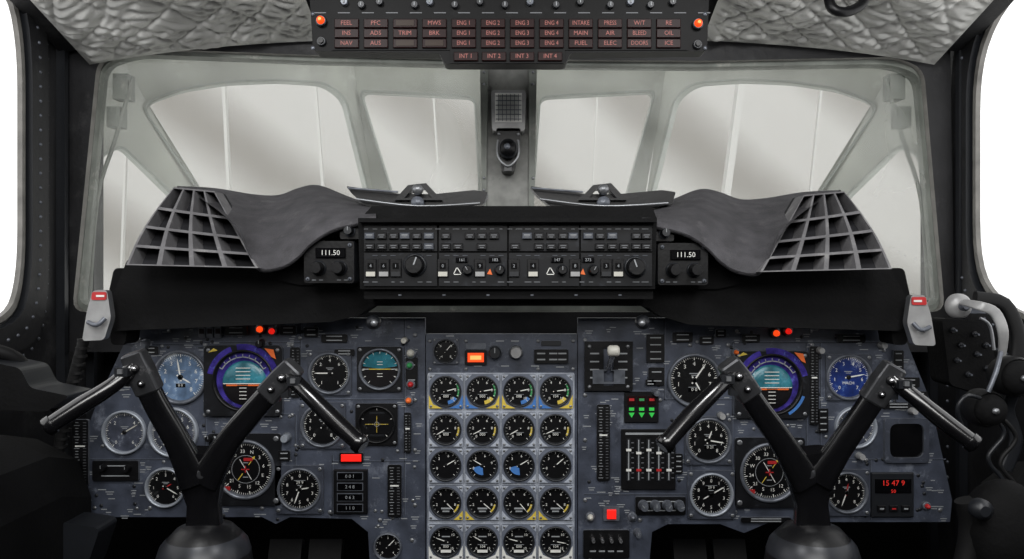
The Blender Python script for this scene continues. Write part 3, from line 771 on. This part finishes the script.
gauge(388,546,14,'pressure_gauge','small round black dial low on the panel',nums=rng(5),needles=((45,.8),),major=8,minor=1)
def adi(px,py,r,sq,label):
    s=S;R=r*s
    rt=empty('attitude_indicator',W(px,py,PY),label=label,category='gauge')
    h=sq*s/2; b=MB()
    b.prism(rnd([(-h,-h*.9),(h,-h*.9),(h,h*.9),(-h,h*.9)],h*.15,3),[circ(R*.82,40)],FASC,lambda a,c:Vector((a,0,c)),(0,-.009,0),BEZ)
    b.lathe([(R*.86,.009),(R*.85,.0105),(R*.8,.0105),(R*.78,.002)],BLACK,40)
    for dx in (-1,1):
        for dz in (-1,1): b.lathe([(.003,.009),(.003,.0098),(.001,.010)],STEEL,10,(dx*h*.88,0,dz*h*.78),close=True)
    b.arc(R*.84,R*1.0,-78,-20,.0096,PURP); b.arc(R*.86,R*1.02,-10,75,.0096,PURP); b.arc(R*.88,R*.96,110,150,.0096,BLUE)  # glass reflections painted on the bezel as violet and blue arcs
    obj('bezel',b.mesh('bezel'),(0,0,0),rt)
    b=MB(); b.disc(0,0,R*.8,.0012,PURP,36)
    rad=.62
    for k,(lo,hi,m) in enumerate(((-90,90,TEAL),(90,270,BROWN))):
        rr=[(rad*R*math.cos(t*math.pi/16),.001+.007*math.sin(t*math.pi/16)) for t in range(9)]
        for i in range(8):
            vs=[];fs=[]
            for a in range(25):
                an=math.radians(lo+(hi-lo)*a/24)
                for (q,w_) in (rr[i],rr[i+1]): vs.append((q*math.sin(an),-w_,q*math.cos(an)-.08*R))
            for a in range(24): fs.append((2*a,2*a+1,2*a+3,2*a+2))
            b.add(vs,fs,m,True)
    for z in (-.5,-.4,-.3,-.2,.05,.15,.25,.35):
        b.pbox(0,z*R,R*(.4 if int(abs(z)*20)%2 else .2),R*.018,.0004,WHITE,y=-.0085)
    b.pbox(0,-.08*R,R*1.1,R*.02,.0004,WHITE,y=-.0082)
    obj('attitude_ball',b.mesh('attitude_ball'),(0,0,0),rt)
    b=MB()
    b.pbox(-.3*R,-.12*R,R*.3,R*.04,.001,ORG,y=-.0095); b.pbox(.3*R,-.12*R,R*.3,R*.04,.001,ORG,y=-.0095); b.pbox(0,-.12*R,R*.3,R*.012,.001,ORG,y=-.0095)
    b.arc(R*.64,R*.67,-60,60,.0098,PALE)
    for a in range(-60,61,15): b.tick(a,R*.64,R*.74,R*.025,.0098,PALE)
    obj('aircraft_symbol',b.mesh('aircraft_symbol'),(0,0,0),rt)
    b=MB(); b.add([(R*.6,-.0105,R*.9),(R*.85,-.0105,R*.86),(R*.92,-.0105,R*.6),(R*.8,-.0105,R*.66)],[(0,1,2,3)],ORG)
    obj('warning_flag',b.mesh('warning_flag'),(0,0,0),rt)
    b=MB(); b.add([(-R*.95,-.0105,R*.78),(-R*.8,-.0105,R*.9),(-R*.68,-.0105,R*.84)],[(0,1,2)],YEL)
    obj('warning_flag',b.mesh('warning_flag'),(0,0,0),rt)
    b=MB(); b.lathe([(R*.8,.0106),(R*.5,.0115),(.0001,.012)],DGLASS,28); obj('dial_glass',b.mesh('dial_glass'),(0,0,0),rt)
adi(245,380,36,78,'square attitude indicator with teal horizon ball and orange flag')
adi(770,384,36,74,'square attitude indicator with teal ball, painted violet sheen and orange flag')
def hsi(px,py,r,sq,label):
    def ex(b,q):
        b.arc(q*.52,q*.54,0,360,.0016,PALE)
        b.tick(35,-q*.5,-q*.2,q*.03,.002,YEL); b.tick(35,q*.2,q*.5,q*.03,.002,YEL); b.tick(35,q*.5,q*.62,q*.12,.002,YEL,wd2=0)
        b.tick(150,-q*.45,q*.45,q*.025,.002,WHITE)
        b.pbox(-q*.72,-q*.72,q*.3,q*.15,.001,REDM,y=-.003); b.pbox(q*.1,q*.38,q*.34,q*.12,.0008,REDM,y=-.002)
        b.pbox(0,0,q*.3,q*.04,.001,REDM,y=-.002); b.pbox(0,0,q*.04,q*.25,.001,REDM,y=-.002)
        for z in (-.3,.25): b.pbox(0,z*q,q*.2,q*.03,.0004,PALE,y=-.0015)
    return gauge(px,py,r,'horizontal_situation_indicator',label,nums=['N','3','6','E','12','15','S','21','24','W','30','33'],a0=20,a1=380,fullcircle=True,major=12,minor=5,needles=(),square=sq,sqm=FASC,extra=ex,numsize=.15)
hsi(246,469,30,72,'square compass situation indicator with red and yellow pointers')
hsi(769,472,30,70,'square compass situation indicator with yellow pointer and red flag')
def hz(b,q):
    b.arc(0,q*.95,-80,80,.0012,TEAL); b.arc(0,q*.95,80,280,.0012,BROWN); b.tick(90,-q*.6,q*.6,q*.05,.002,YEL)
    b.tick(90,-q*.95,q*.95,q*.03,.0018,WHITE)
    for z in (-.4,-.25,.25,.4): b.pbox(0,z*q,q*.3,q*.03,.0004,WHITE,y=-.0015)
gauge(380,369,21,'standby_horizon','standby horizon with turquoise and dark halves',square=45,needles=(),extra=hz,major=12,minor=0,sqm=FASC)
def crossd(b,q):
    b.tick(90,-q*.7,q*.7,q*.025,.002,YEL); b.tick(0,-q*.5,q*.5,q*.025,.002,YEL); b.arc(q*.12,q*.15,0,360,.002,PALE)
    b.pbox(0,q*.68,q*.9,q*.12,.0004,BEZD,y=-.0012); b.pbox(0,-q*.68,q*.9,q*.12,.0004,BEZD,y=-.0012)
    for x in (-.5,-.25,.25,.5): b.pbox(x*q,0,q*.05,q*.05,.0003,PALE,y=-.0016)
gauge(377,424,19,'course_deviation_indicator','black square-framed deviation indicator with thin yellow bars',square=42,needles=(),extra=crossd,major=4,minor=0,sqm=BLACK,bez=BLACK)
for (x,y,w_,h_) in ((296,372,10,50),(395,490,14,52),(82,452,16,66),(813,385,9,78),(603,442,13,76),(408,432,7,40)):
    rt=empty('tape_indicator',W(x,y,PY),label='narrow vertical scale indicator with white tick marks',category='gauge')
    b=MB(); b.prism(rnd([(-w_*S/2,-h_*S/2),(w_*S/2,-h_*S/2),(w_*S/2,h_*S/2),(-w_*S/2,h_*S/2)],2*S,2),[],BLACK,lambda a,c:Vector((a,0,c)),(0,-.005,0),BEZ)
    obj('case',b.mesh('case'),(0,0,0),rt)
    b=MB(); n=int(h_/3)
    for i in range(n):
        z=(-h_/2+3+i*(h_-6)/(n-1))*S; b.pbox(-w_*.2*S,z,(w_*.35 if i%4==0 else w_*.2)*S,.0007,.0004,PALE,y=-.005)
        b.pbox(w_*.28*S,z,(w_*.2)*S,.0007,.0004,DIM,y=-.005)
    b.pbox(0,h_*.1*S,w_*.6*S,.002,.0008,WHITE,y=-.005)
    obj('scale',b.mesh('scale'),(0,0,0),rt)
rt=empty('counter_display',W(351,491,PY),label='black counter display block with four dim number windows',category='display')
b=MB(); b.pbox(0,0,34*S,44*S,.006,BLACK,.001)
for k in range(4): b.pbox(0,(16-k*10.5)*S,26*S,8*S,.001,BEZ,y=-.006)
obj('case',b.mesh('case'),(0,0,0),rt)
b=MB()
for k,t in enumerate(('0 0 1','2 4 8','0 6 3','1 1 0')):
    b.pbox(0,(16-k*10.5)*S,24.5*S,6.6*S,.0016,BLACKG,y=-.006); b.text(t,0,(16-k*10.5)*S,4.6*S,.0082,PALE)
obj('number_window',b.mesh('number_window'),(0,0,0),rt)
def dashes(w_,h_,n=3,m=PALE):
    return lambda b:[b.pbox(0,(h_*(k+.5)/n-h_/2)*S,w_*.6*S,1.0*S,.0004,m,y=-.005) for k in range(n)]
for x,y,w_,h_ in ((237,330,22,10),(289,330,16,9),(312,332,14,10),(335,338,26,8),(117,470,46,20),(150,350,20,8),(412,372,12,30),(345,352,20,6),(285,455,12,10)):
    module(x,y,w_,h_,LP,BLACK,'switch_module',parts=dashes(w_,h_,2))
for x in (203,211,219): module(x,331,6.5,13,LP,BEZ,'push_button',parts=lambda b:b.pbox(0,0,4.5*S,5*S,.001,MAROON,y=-.005))
def lamp(x,y,r,par,m,cap=BEZ,lab=None):
    b=MB(); b.cyl(0,0,(r+1.6)*S,.006,cap); b.lathe([(r*S,.006),(r*S*.85,.010),(r*.5*S,.0125),(.0001,.0132)],m,16)
    k={'label':lab} if lab else {}
    obj('indicator_lamp',b.mesh('indicator_lamp'),W(x,y,PY)-WP[par.name],par,**k)
lamp(261,329,3.2,LP,LORG,lab='glowing orange lamp'); lamp(273,331,3,LP,LRED,lab='glowing red lamp'); lamp(411,353,4,LP,CREAM); lamp(411,384,3,LP,REDM); lamp(409,400,3,LP,ORG); lamp(410,365,3,LP,GRN)
lamp(775,333,3.2,RP,LORG,lab='glowing orange lamp'); lamp(787,331,3,RP,LRED,lab='glowing red lamp'); lamp(735,352,2.5,RP,ORG)
knob(262,343,PY,4,LP); knob(146,345,PY,5,LP,BEZ); knob(130,467,PY,3.5,LP); knob(106,466,PY,3.5,LP); knob(405,340,PY,3,LP,CREAM); knob(287,437,PY,4,LP,BEZL);knob(212,437,PY,3.5,LP)
module(352,457,24,10,LP,BLACK,'warning_light',parts=lambda b:b.pbox(0,0,20*S,7*S,.003,LRED,.001,y=-.005),label='glowing red rectangular warning light')
module(268,349,16,6,LP,BLACK,'caption_light',parts=lambda b:b.pbox(0,0,13*S,4*S,.001,LORG,y=-.005))
# ---- RIGHT PANEL
gauge(694,380,27,'airspeed_indicator','large black airspeed dial with white pointers',nums=['','1','2','3','4','5','6','7','8'],needles=((35,.85),(150,.5)),windows=[(0,-.4,.5,.2,'0 0')],square=None)
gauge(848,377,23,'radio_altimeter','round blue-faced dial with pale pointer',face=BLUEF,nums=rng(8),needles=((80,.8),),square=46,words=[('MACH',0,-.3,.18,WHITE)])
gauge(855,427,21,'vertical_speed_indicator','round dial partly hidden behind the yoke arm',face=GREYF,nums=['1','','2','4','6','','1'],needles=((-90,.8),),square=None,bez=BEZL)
gauge(708,440,23,'mach_meter','black mach dial with white numerals',nums=rng(9),needles=((100,.8),(20,.5)),windows=[(.1,-.35,.6,.2,'0 21')],square=48)
gauge(711,494,22,'altimeter','black altimeter with white numerals and long pointer',nums=rng(10),fullcircle=True,a0=0,a1=360,needles=((60,.8),(240,.5)),bez=BEZL,windows=[(0,.35,.6,.2,'29 9')],square=48)
gauge(846,492,21,'radio_magnetic_indicator','round black dial with white pointer and red mark',nums=rng(9),needles=((200,.8),(10,.5,REDM)),square=46)
rt=empty('blank_display',W(905,440,PY),label='blank black square display with rounded glass in grey frame',category='display')
b=MB(); b.prism(rnd([(-22*S,-22*S),(22*S,-22*S),(22*S,22*S),(-22*S,22*S)],3*S),[rnd([(-17*S,-17*S),(17*S,-17*S),(17*S,17*S),(-17*S,17*S)],8*S)],FLANGE,lambda a,c:Vector((a,0,c)),(0,-.006,0),BEZ)
obj('bezel',b.mesh('bezel'),(0,0,0),rt)
b=MB(); b.pbox(0,0,36*S,36*S,.002,BLACKG,.001); obj('screen',b.mesh('screen'),(0,0,0),rt)
rt=empty('digital_clock',W(891,494,PY),label='black digital clock with red numerals 15 47 9 and buttons',category='clock')
b=MB(); b.pbox(0,0,42*S,44*S,.006,BEZD,.001); b.pbox(0,9*S,36*S,14*S,.001,BLACKG,y=-.006); obj('case',b.mesh('case'),(0,0,0),rt)
b=MB(); b.text('15 47 9',0,12*S,7.5*S,.0075,DIGR); b.text('50',0,4*S,5*S,.0075,DIGR); obj('digits',b.mesh('digits'),(0,0,0),rt)
for dx in (-12,0,12):
    b=MB(); b.pbox(0,0,8*S,6*S,.003,BLACK,.0006); b.pbox(0,0,4*S,1.3*S,.0004,REDM if dx==0 else PALE,y=-.003); obj('clock_button',b.mesh('clock_button'),(dx*S,-.006,-13*S),rt)
rt=empty('landing_gear_lever',W(608,365,PY),label='landing gear lever with chrome-white handle in a black slotted box',category='lever')
b=MB()
b.prism([(-24*S,-25*S),(24*S,-25*S),(24*S,24*S),(-24*S,24*S)],[[(-5*S,-20*S),(5*S,-20*S),(5*S,18*S),(-5*S,18*S)]],BLACK,lambda a,c:Vector((a,0,c)),(0,-.008,0),BEZ)
for dx in (-19,19):
    for dz in (-21,19): b.lathe([(.0028,.008),(.0028,.009),(.001,.0095)],STEEL,10,(dx*S,0,dz*S),close=True)
for z in (12,4,-4,-12):
    for x in (-14,14): b.pbox(x*S,z*S,9*S,1.4*S,.0004,PALE,y=-.008)
obj('lever_box',b.mesh('lever_box'),(0,0,0),rt)
b=MB(); b.sweep([(0,0,-.01),(0,-.03,.008),(0,-.06,.022)],[.004,.004,.004],CHROME); obj('lever_arm',b.mesh('lever_arm'),(0,0,0),rt)
b=MB(); b.lathe([(.0001,-.009),(.006,-.008),(.008,-.005),(.008,.005),(.006,.008),(.0001,.009)],CREAM,20,(0,-.062,.027),axis='X'); obj('lever_knob',b.mesh('lever_knob'),(0,0,0),rt)
b=MB(); b.prism([(-16*S,-18*S),(16*S,-18*S),(16*S,-4*S),(-16*S,-4*S)],[[(-5*S,-16*S),(5*S,-16*S),(5*S,-5*S),(-5*S,-5*S)]],BEZ,lambda a,c:Vector((a,-.008,c)),(0,-.002,0),STEEL); obj('gate_plate',b.mesh('gate_plate'),(0,0,0),rt)
rt=empty('landing_gear_indicator',W(641,407,PY),label='black landing gear indicator with green and red arrow lights',category='indicator')
b=MB(); b.pbox(0,0,34*S,30*S,.005,BLACK,.001); obj('case',b.mesh('case'),(0,0,0),rt)
for k in range(3):
    b=MB(); x=(k-1)*10*S; b.pbox(x,7*S,8*S,9*S,.0015,MAROON,y=-.005); b.pbox(x,8*S,5*S,2.5*S,.0004,REDM if k!=1 else GRN,y=-.0065)
    b.pbox(x,-1.5*S,5*S,3*S,.001,LGRN,y=-.005); b.add([(x-3*S,-.006,-5*S),(x+3*S,-.006,-5*S),(x,-.006,-10*S)],[(0,1,2)],LGRN)
    obj('arrow_light',b.mesh('arrow_light'),(0,0,0),rt)
rt=empty('control_position_indicator',W(648,459,PY),label='black indicator panel with vertical white slots and markers',category='indicator')
b=MB(); b.pbox(0,0,54*S,60*S,.005,BLACK,.001); b.pbox(0,26*S,46*S,2*S,.0006,PALE,y=-.005)
for k in range(5):
    x=(-20+k*10)*S; b.pbox(x,0,4*S,42*S,.0008,BEZD,y=-.005)
    for j in range(8): b.pbox(x+4*S,(-18+j*5)*S,2.5*S,.8*S,.0004,DIM,y=-.005)
obj('case',b.mesh('case'),(0,0,0),rt)
for k in range(5):
    x=(-20+k*10)*S; b=MB(); b.pbox(x,(10-3*(k%2))*S,5*S,2.2*S,.002,WHITE,y=-.0058); b.pbox(x,(-10)*S,5*S,2.2*S,.002,REDM if k%2 else WHITE,y=-.0058); b.pbox(x,0,1.1*S,40*S,.0006,PALE,y=-.0058)
    obj('marker',b.mesh('marker'),(0,0,0),rt)
for x,y,w_,h_ in ((655,348,18,28),(656,376,16,18),(682,337,20,10),(706,340,14,8),(750,338,18,8),(720,333,10,8),(850,338,28,8),(906,382,24,10),(916,395,20,8),(678,463,8,20),(660,505,50,18),(822,420,10,24),(897,405,30,6),(650,382,10,6),(765,519,50,5)):
    module(x,y,w_,h_,RP,BLACK,'switch_module',parts=dashes(w_,h_,2 if h_<20 else 4))
for k,x in enumerate((643,655,667,679)): knob(x,505,PY-.005,4.2,RP,BEZ,ang=k*40-40)
lamp(590,516,3,RP,CREAM); lamp(632,516,3,RP,BEZ)
module(611,513,16,14,RP,BEZ,'warning_light',parts=lambda b:b.pbox(0,0,9*S,9*S,.004,LRED,.001,y=-.005),label='red glowing square light')
def sw(b):
    for i in range(4): b.cyl((-13.5+9*i)*S,5*S,2*S,.012,CHROME,12,y=-.005)
    for i in range(4): b.pbox((-13.5+9*i)*S,-7*S,6*S,1.4*S,.0004,PALE,y=-.005)
module(606,543,46,28,RP,BLACK,'switch_module',parts=sw)
module(897,363,10,26,RP,BLACK,'switch_module',parts=dashes(10,26,4))
for x,y in ((637,532),(655,392),(720,415),(880,345),(818,350),(910,410),(858,455)): knob(x,y,PY,3.3,RP,BEZ if x%2 else TABG)
lamp(925,505,2.5,RP,REDM)

# =================== YOKES
def yoke(base,L,Rr,gl,gr,label):
    Yh=.86
    rt=empty('control_yoke',Vector((W(base[0],0,Yh).x,Yh,.04)),label=label,category='control yoke')
    bx,by=base
    b=MB(); c=W(bx,by+14,Yh)
    b.lathe([(.07,-(c.z-.041)),(.052,-(c.z-.08)),(.046,-.12),(.052,-.05),(.053,-.02),(.050,.0),(.042,.018),(.031,.030),(.018,.035),(.0001,.036)],BLACK,36,c,axis='Z')
    world('column_boot',b,rt)
    b=MB(); b.lathe([(.0505,.001),(.047,.012),(.040,.0205)],BOOT,36,c+Vector((0,-.001,.001)),axis='Z')
    world('hub_dome',b,rt,label='dark grey metal hub collar')
    b=MB(); b.sweep([W(bx,by-4,Yh),W(bx-1,by-36,Yh),W(bx-3,by-66,Yh),W(bx-4,by-90,Yh-.005)],[.021,.018,.027,.021],GRIP,24,.55,sq=.55)
    b.lathe([(.007,0),(.007,.003),(.004,.004)],GRIP2,14,W(bx-3,by-66,Yh-.014),close=True)
    world('column',b,rt)
    for A,G,sd in ((L,gl,-1),(Rr,gr,1)):
        pts=[W(x,y,Yh-.005-.008*i) for i,(x,y) in enumerate(A)]
        b=MB(); b.sweep(pts,[.018,.0135,.0125,.012][:len(pts)],GRIP,24,.7,up=(0,1,0),sq=.6)
        world('yoke_arm',b,rt)
        b=MB(); p=pts[-1]; d=(pts[-1]-pts[-2]).normalized()
        b.sweep([p-d*.034,p-d*.032,p-d*.006,p+d*.012,p+d*.014],[.0115,.0135,.0135,.012,.010],GRIP2,16,.75,sub=1,sq=.3)
        for k,rr in ((-.022,.004),(-.004,.0052)):
            b.lathe([(rr,.0),(rr,.0025),(rr*.5,.003)],BLACK,12,p+d*k+Vector((0,-.0100,0)),close=True); b.lathe([(rr*.5,.003),(rr*.5,.0042),(.0001,.0045)],CHROME,10,p+d*k+Vector((0,-.0100,0)))
        a_=d.cross(Vector((0,1,0))).normalized()
        b.box(p-d*.014+a_*.012*(1 if sd<0 else -1)+Vector((0,-.004,0)),(.008,.010,.014),BEZD)
        world('clamp',b,rt,label='worn grey metal switch block')
        gp=[W(x,y,Yh-.035-.012*i) for i,(x,y) in enumerate(G)]; gp[0]=pts[-1].copy()
        b=MB(); b.sweep(gp,[.0085,.0085,.0095,.0086][:len(gp)],GRIP,18,1)
        e=gp[-1]; dd=(gp[-1]-gp[-2]).normalized(); b.sweep([e-dd*.001,e+dd*.006,e+dd*.008],[.0102,.0102,.007],GRIP,16,sub=1)
        world('hand_grip',b,rt)
        b=MB(); q=gp[0].lerp(gp[1],.45); b.box(q+Vector((0,-.009,.003)),(.014,.006,.009),BEZD); b.box(q+Vector((0,-.013,.004)),(.005,.004,.005),STEEL)
        world('trim_button',b,rt)
yoke((205,540),[(197,482),(178,442),(155,402),(138,364)],[(206,480),(228,442),(256,408),(287,374)],[(138,364),(112,386),(82,405),(52,424)],[(287,374),(308,394),(333,419),(358,442)],'black M-shaped control yoke with two angled grips before the pilot panel')
yoke((812,540),[(806,482),(782,442),(756,405),(734,372)],[(817,480),(838,450),(864,412),(888,376)],[(734,372),(714,392),(690,416),(667,442)],[(888,376),(915,398),(942,420),(970,441)],'black M-shaped control yoke with grips, standing before the copilot panel')

# =================== SIDE HANDLES
for sg in (-1,1):
    g=lambda x:509+sg*x; dy=0 if sg<0 else 5
    rt=empty('emergency_handle',W(g(411),318+dy,1.06),label='silvery-white pull handle with red stripe at the end of the glareshield',category='handle')
    mb=MB(); ppx(mb,rnd([(g(402),290+dy),(g(416),290+dy),(g(422),310+dy),(g(427),341+dy),(g(405),340+dy),(g(398),318+dy)],4),1.04,.012,TABG,edge=STEEL)
    world('handle_plate',mb,rt)
    mb=MB(); ppx(mb,rnd([(g(403),292+dy),(g(417),292+dy),(g(418),300+dy),(g(403),300+dy)],2),1.038,.015,REDM)
    ppx(mb,[(g(405),295+dy),(g(413),295+dy),(g(413),297+dy),(g(405),297+dy)],1.037,.001,WHITE); world('red_band',mb,rt)
    mb=MB(); mb.sweep([W(g(404),318+dy,1.035),W(g(412),325+dy,1.03),W(g(421),322+dy,1.035)],[.003]*3,BEZ,10); world('pull_loop',mb,rt)

# =================== SIDE CONSOLES
for sg in (-1,1):
    rt=empty('side_console',Vector((sg*.72,.9,.04)),label='black side console with padded top below the side window',category='console')
    mb=MB()
    rows_=[]
    prof=[(.62,.04),(.62,.90),(.64,.955),(.70,.985),(.78,.99),(.855,.99)]
    if sg>0: prof=[(.66,.04),(.665,.86),(.69,.92),(.73,.95),(.79,.955),(.855,.955)]
    for Y in (.3,.6,.9,1.05,1.12): rows_.append([Vector((sg*min(.856,x),Y,z-(.02 if Y>1.1 and z>.1 else 0))) for x,z in prof])
    mb.loft(rows_,COAM,False); mb.add(rows_[-1]+[Vector((sg*.855,1.12,.04))],[tuple(range(7))],COAM); world('console_body',mb,rt)
    for k in range(5):
        mb=MB(); mb.box((sg*.78,.75+k*.07,.997 if sg<0 else .962),(.09,.05,.014),BEZD)
        for j in range(3): mb.lathe([(.005,.007),(.004,.018),(.0001,.02)],BEZ,12,(sg*.78+(j-1)*.026,.75+k*.07,.997 if sg<0 else .962),axis='Z')
        world('switch_block',mb,rt)
mb=MB(); ppx(mb,rnd([(-30,358),(20,368),(30,388),(70,396),(46,412),(-30,408)],6),1.0,.06,COAM,edge=BEZD); mb.sweep([W(-10,350,1.02),W(15,358,1.04),(W(42,385,1.08)),W(58,410,1.1)],[.010,.009,.008,.008],RUB)
world('armrest',mb,label='black moulded armrest bracket beneath the side window',category='armrest')
mb=MB()
mb.sweep([W(84,340,1.13),W(72,385,1.13),W(62,430,1.13),W(56,470,1.13)],[.008]*4,RUB)
for k in range(16):
    q=W(84-k*1.8,340+k*8.2,1.13); mb.sweep([q+Vector((0,0,.002)),q-Vector((0,0,.002))],[.0095]*2,RUB,12,sub=1)
world('air_hose',mb,label='black ribbed hose running down beside the panel',category='hose')
mb=MB(); ppx(mb,rnd([(60,522),(100,528),(84,575),(34,575)],8),1.05,.05,BEZD); world('floor_duct',mb,label='dark angled duct by the footwell',category='duct')
for x in (285,325,690,730):
    mb=MB(); c=W(x,565,1.4); mb.box(c,(.06,.02,.09),BLACK,Matrix.Rotation(-.4,3,'X'))
    mb.sweep([c-Vector((0,0,.03)),Vector((c.x,1.42,.04))],[.01,.01],BEZD,10,sub=1)
    world('rudder_pedal',mb,label='black rudder pedal in the dark footwell',category='pedal',group='rudder pedals')

# =================== HEADSET
rt=empty('headset',W(985,350,.98),label='black and silver pilot headset hanging from the side frame',category='headset')
b=MB(); b.sweep([W(962,302,1.0),W(980,306,.97),W(995,313,.97),W(1003,332,.97),W(1002,356,.98)],[.005,.006,.007,.007,.005],TABG,14,.35,sq=.6)
b.sweep([W(980,318,.965),W(990,326,.965),W(994,350,.965)],[.0020]*3,STEEL,8); world('headband',b,rt,label='pale grey curved headband')
b=MB(); b.sweep([W(975,298,1.0),W(1004,304,1.0),W(1018,336,1.0),W(1014,372,1.0)],[.009]*4,RUB,12,.6,sq=.6); world('headband_pad',b,rt)
for (x,y,sz) in ((984,408,.024),(1012,376,.026)):
    b=MB(); c=W(x,y,.98); b.lathe([(sz*.6,-.02),(sz,-.012),(sz,.008),(sz*.9,.014)],RUB,24,c); b.lathe([(sz*.86,.012),(sz*.8,.018),(sz*.4,.022),(.0001,.023)],COAM,20,c)
    b.lathe([(.004,.022),(.004,.026),(.0001,.027)],STEEL,12,c); world('ear_cup',b,rt)
b=MB(); b.sweep([W(1001,352,.965),W(996,372,.955),W(988,392,.952)],[.003]*3,BEZ,8); world('yoke_wire',b,rt)
b=MB(); b.sweep([W(980,398,.955),W(966,396,.94),W(957,410,.94),W(964,430,.95)],[.0025]*4,BEZD,10); b.ball(W(965,436,.95),.008,RUB,14,8,(1,1,1.3)); world('microphone_boom',b,rt)
for off in (0,12):
    b=MB(); pts=[W(996+off+8*math.sin(k*1.1+off),420+k*9,.98) for k in range(16)]; b.sweep(pts,[.0028]*16,RUB if off else BEZD,8); world('cord',b,rt)
b=MB(); b.sweep([W(1018,385,1.0),W(1008,410,1.02),W(1016,440,1.02),W(1006,470,1.02)],[.009]*4,BEZD,8,.25,sq=.5); world('strap',b,rt,label='grey webbing strap')
mb=MB(); mb.lathe([(.017,0),(.017,.006),(.013,.011),(.007,.013)],TABG,24,W(957,306,1.03),close=True); mb.lathe([(.006,.012),(.006,.020),(.004,.022)],BEZ,16,W(957,306,1.03),close=True)
mb.box(W(975,308,1.05),(.05,.02,.014),BEZ)
world('lamp_mount',mb,label='round silver-white swivel mount on the side frame',category='mount')
rt=empty('jack_box',W(970,360,1.11),label='black jack box with small grey switches beneath the side window',category='control box')
mb=MB(); ppx(mb,rnd([(942,318),(990,322),(1000,400),(950,385)],5),1.11,.05,COAM); world('box_body',mb,rt)
for k,(x,y) in enumerate(((952,330),(960,345),(956,360),(974,334),(976,354),(967,374),(985,345),(986,368))):
    b=MB(); b.cyl(0,0,.004,.004,BEZD,12); b.cyl(0,0,.0018,.012,BEZ,8); obj('toggle_switch',b.mesh('toggle_switch'),W(x,y,1.11)-WP[rt.name],rt)
mb=MB(); mb.ball(W(1003,530,.9),.06,COAM,24,14,(.8,.6,1)); mb.sweep([W(965,500,.9),W(972,530,.9),W(962,575,.9)],[.012,.014,.012],RUB); mb.lathe([(.012,0),(.012,.01),(.006,.014)],BEZD,14,W(978,508,.87),close=True)
world('oxygen_mask_stowage',mb,label='rounded black oxygen mask stowage beside the console',category='mask')
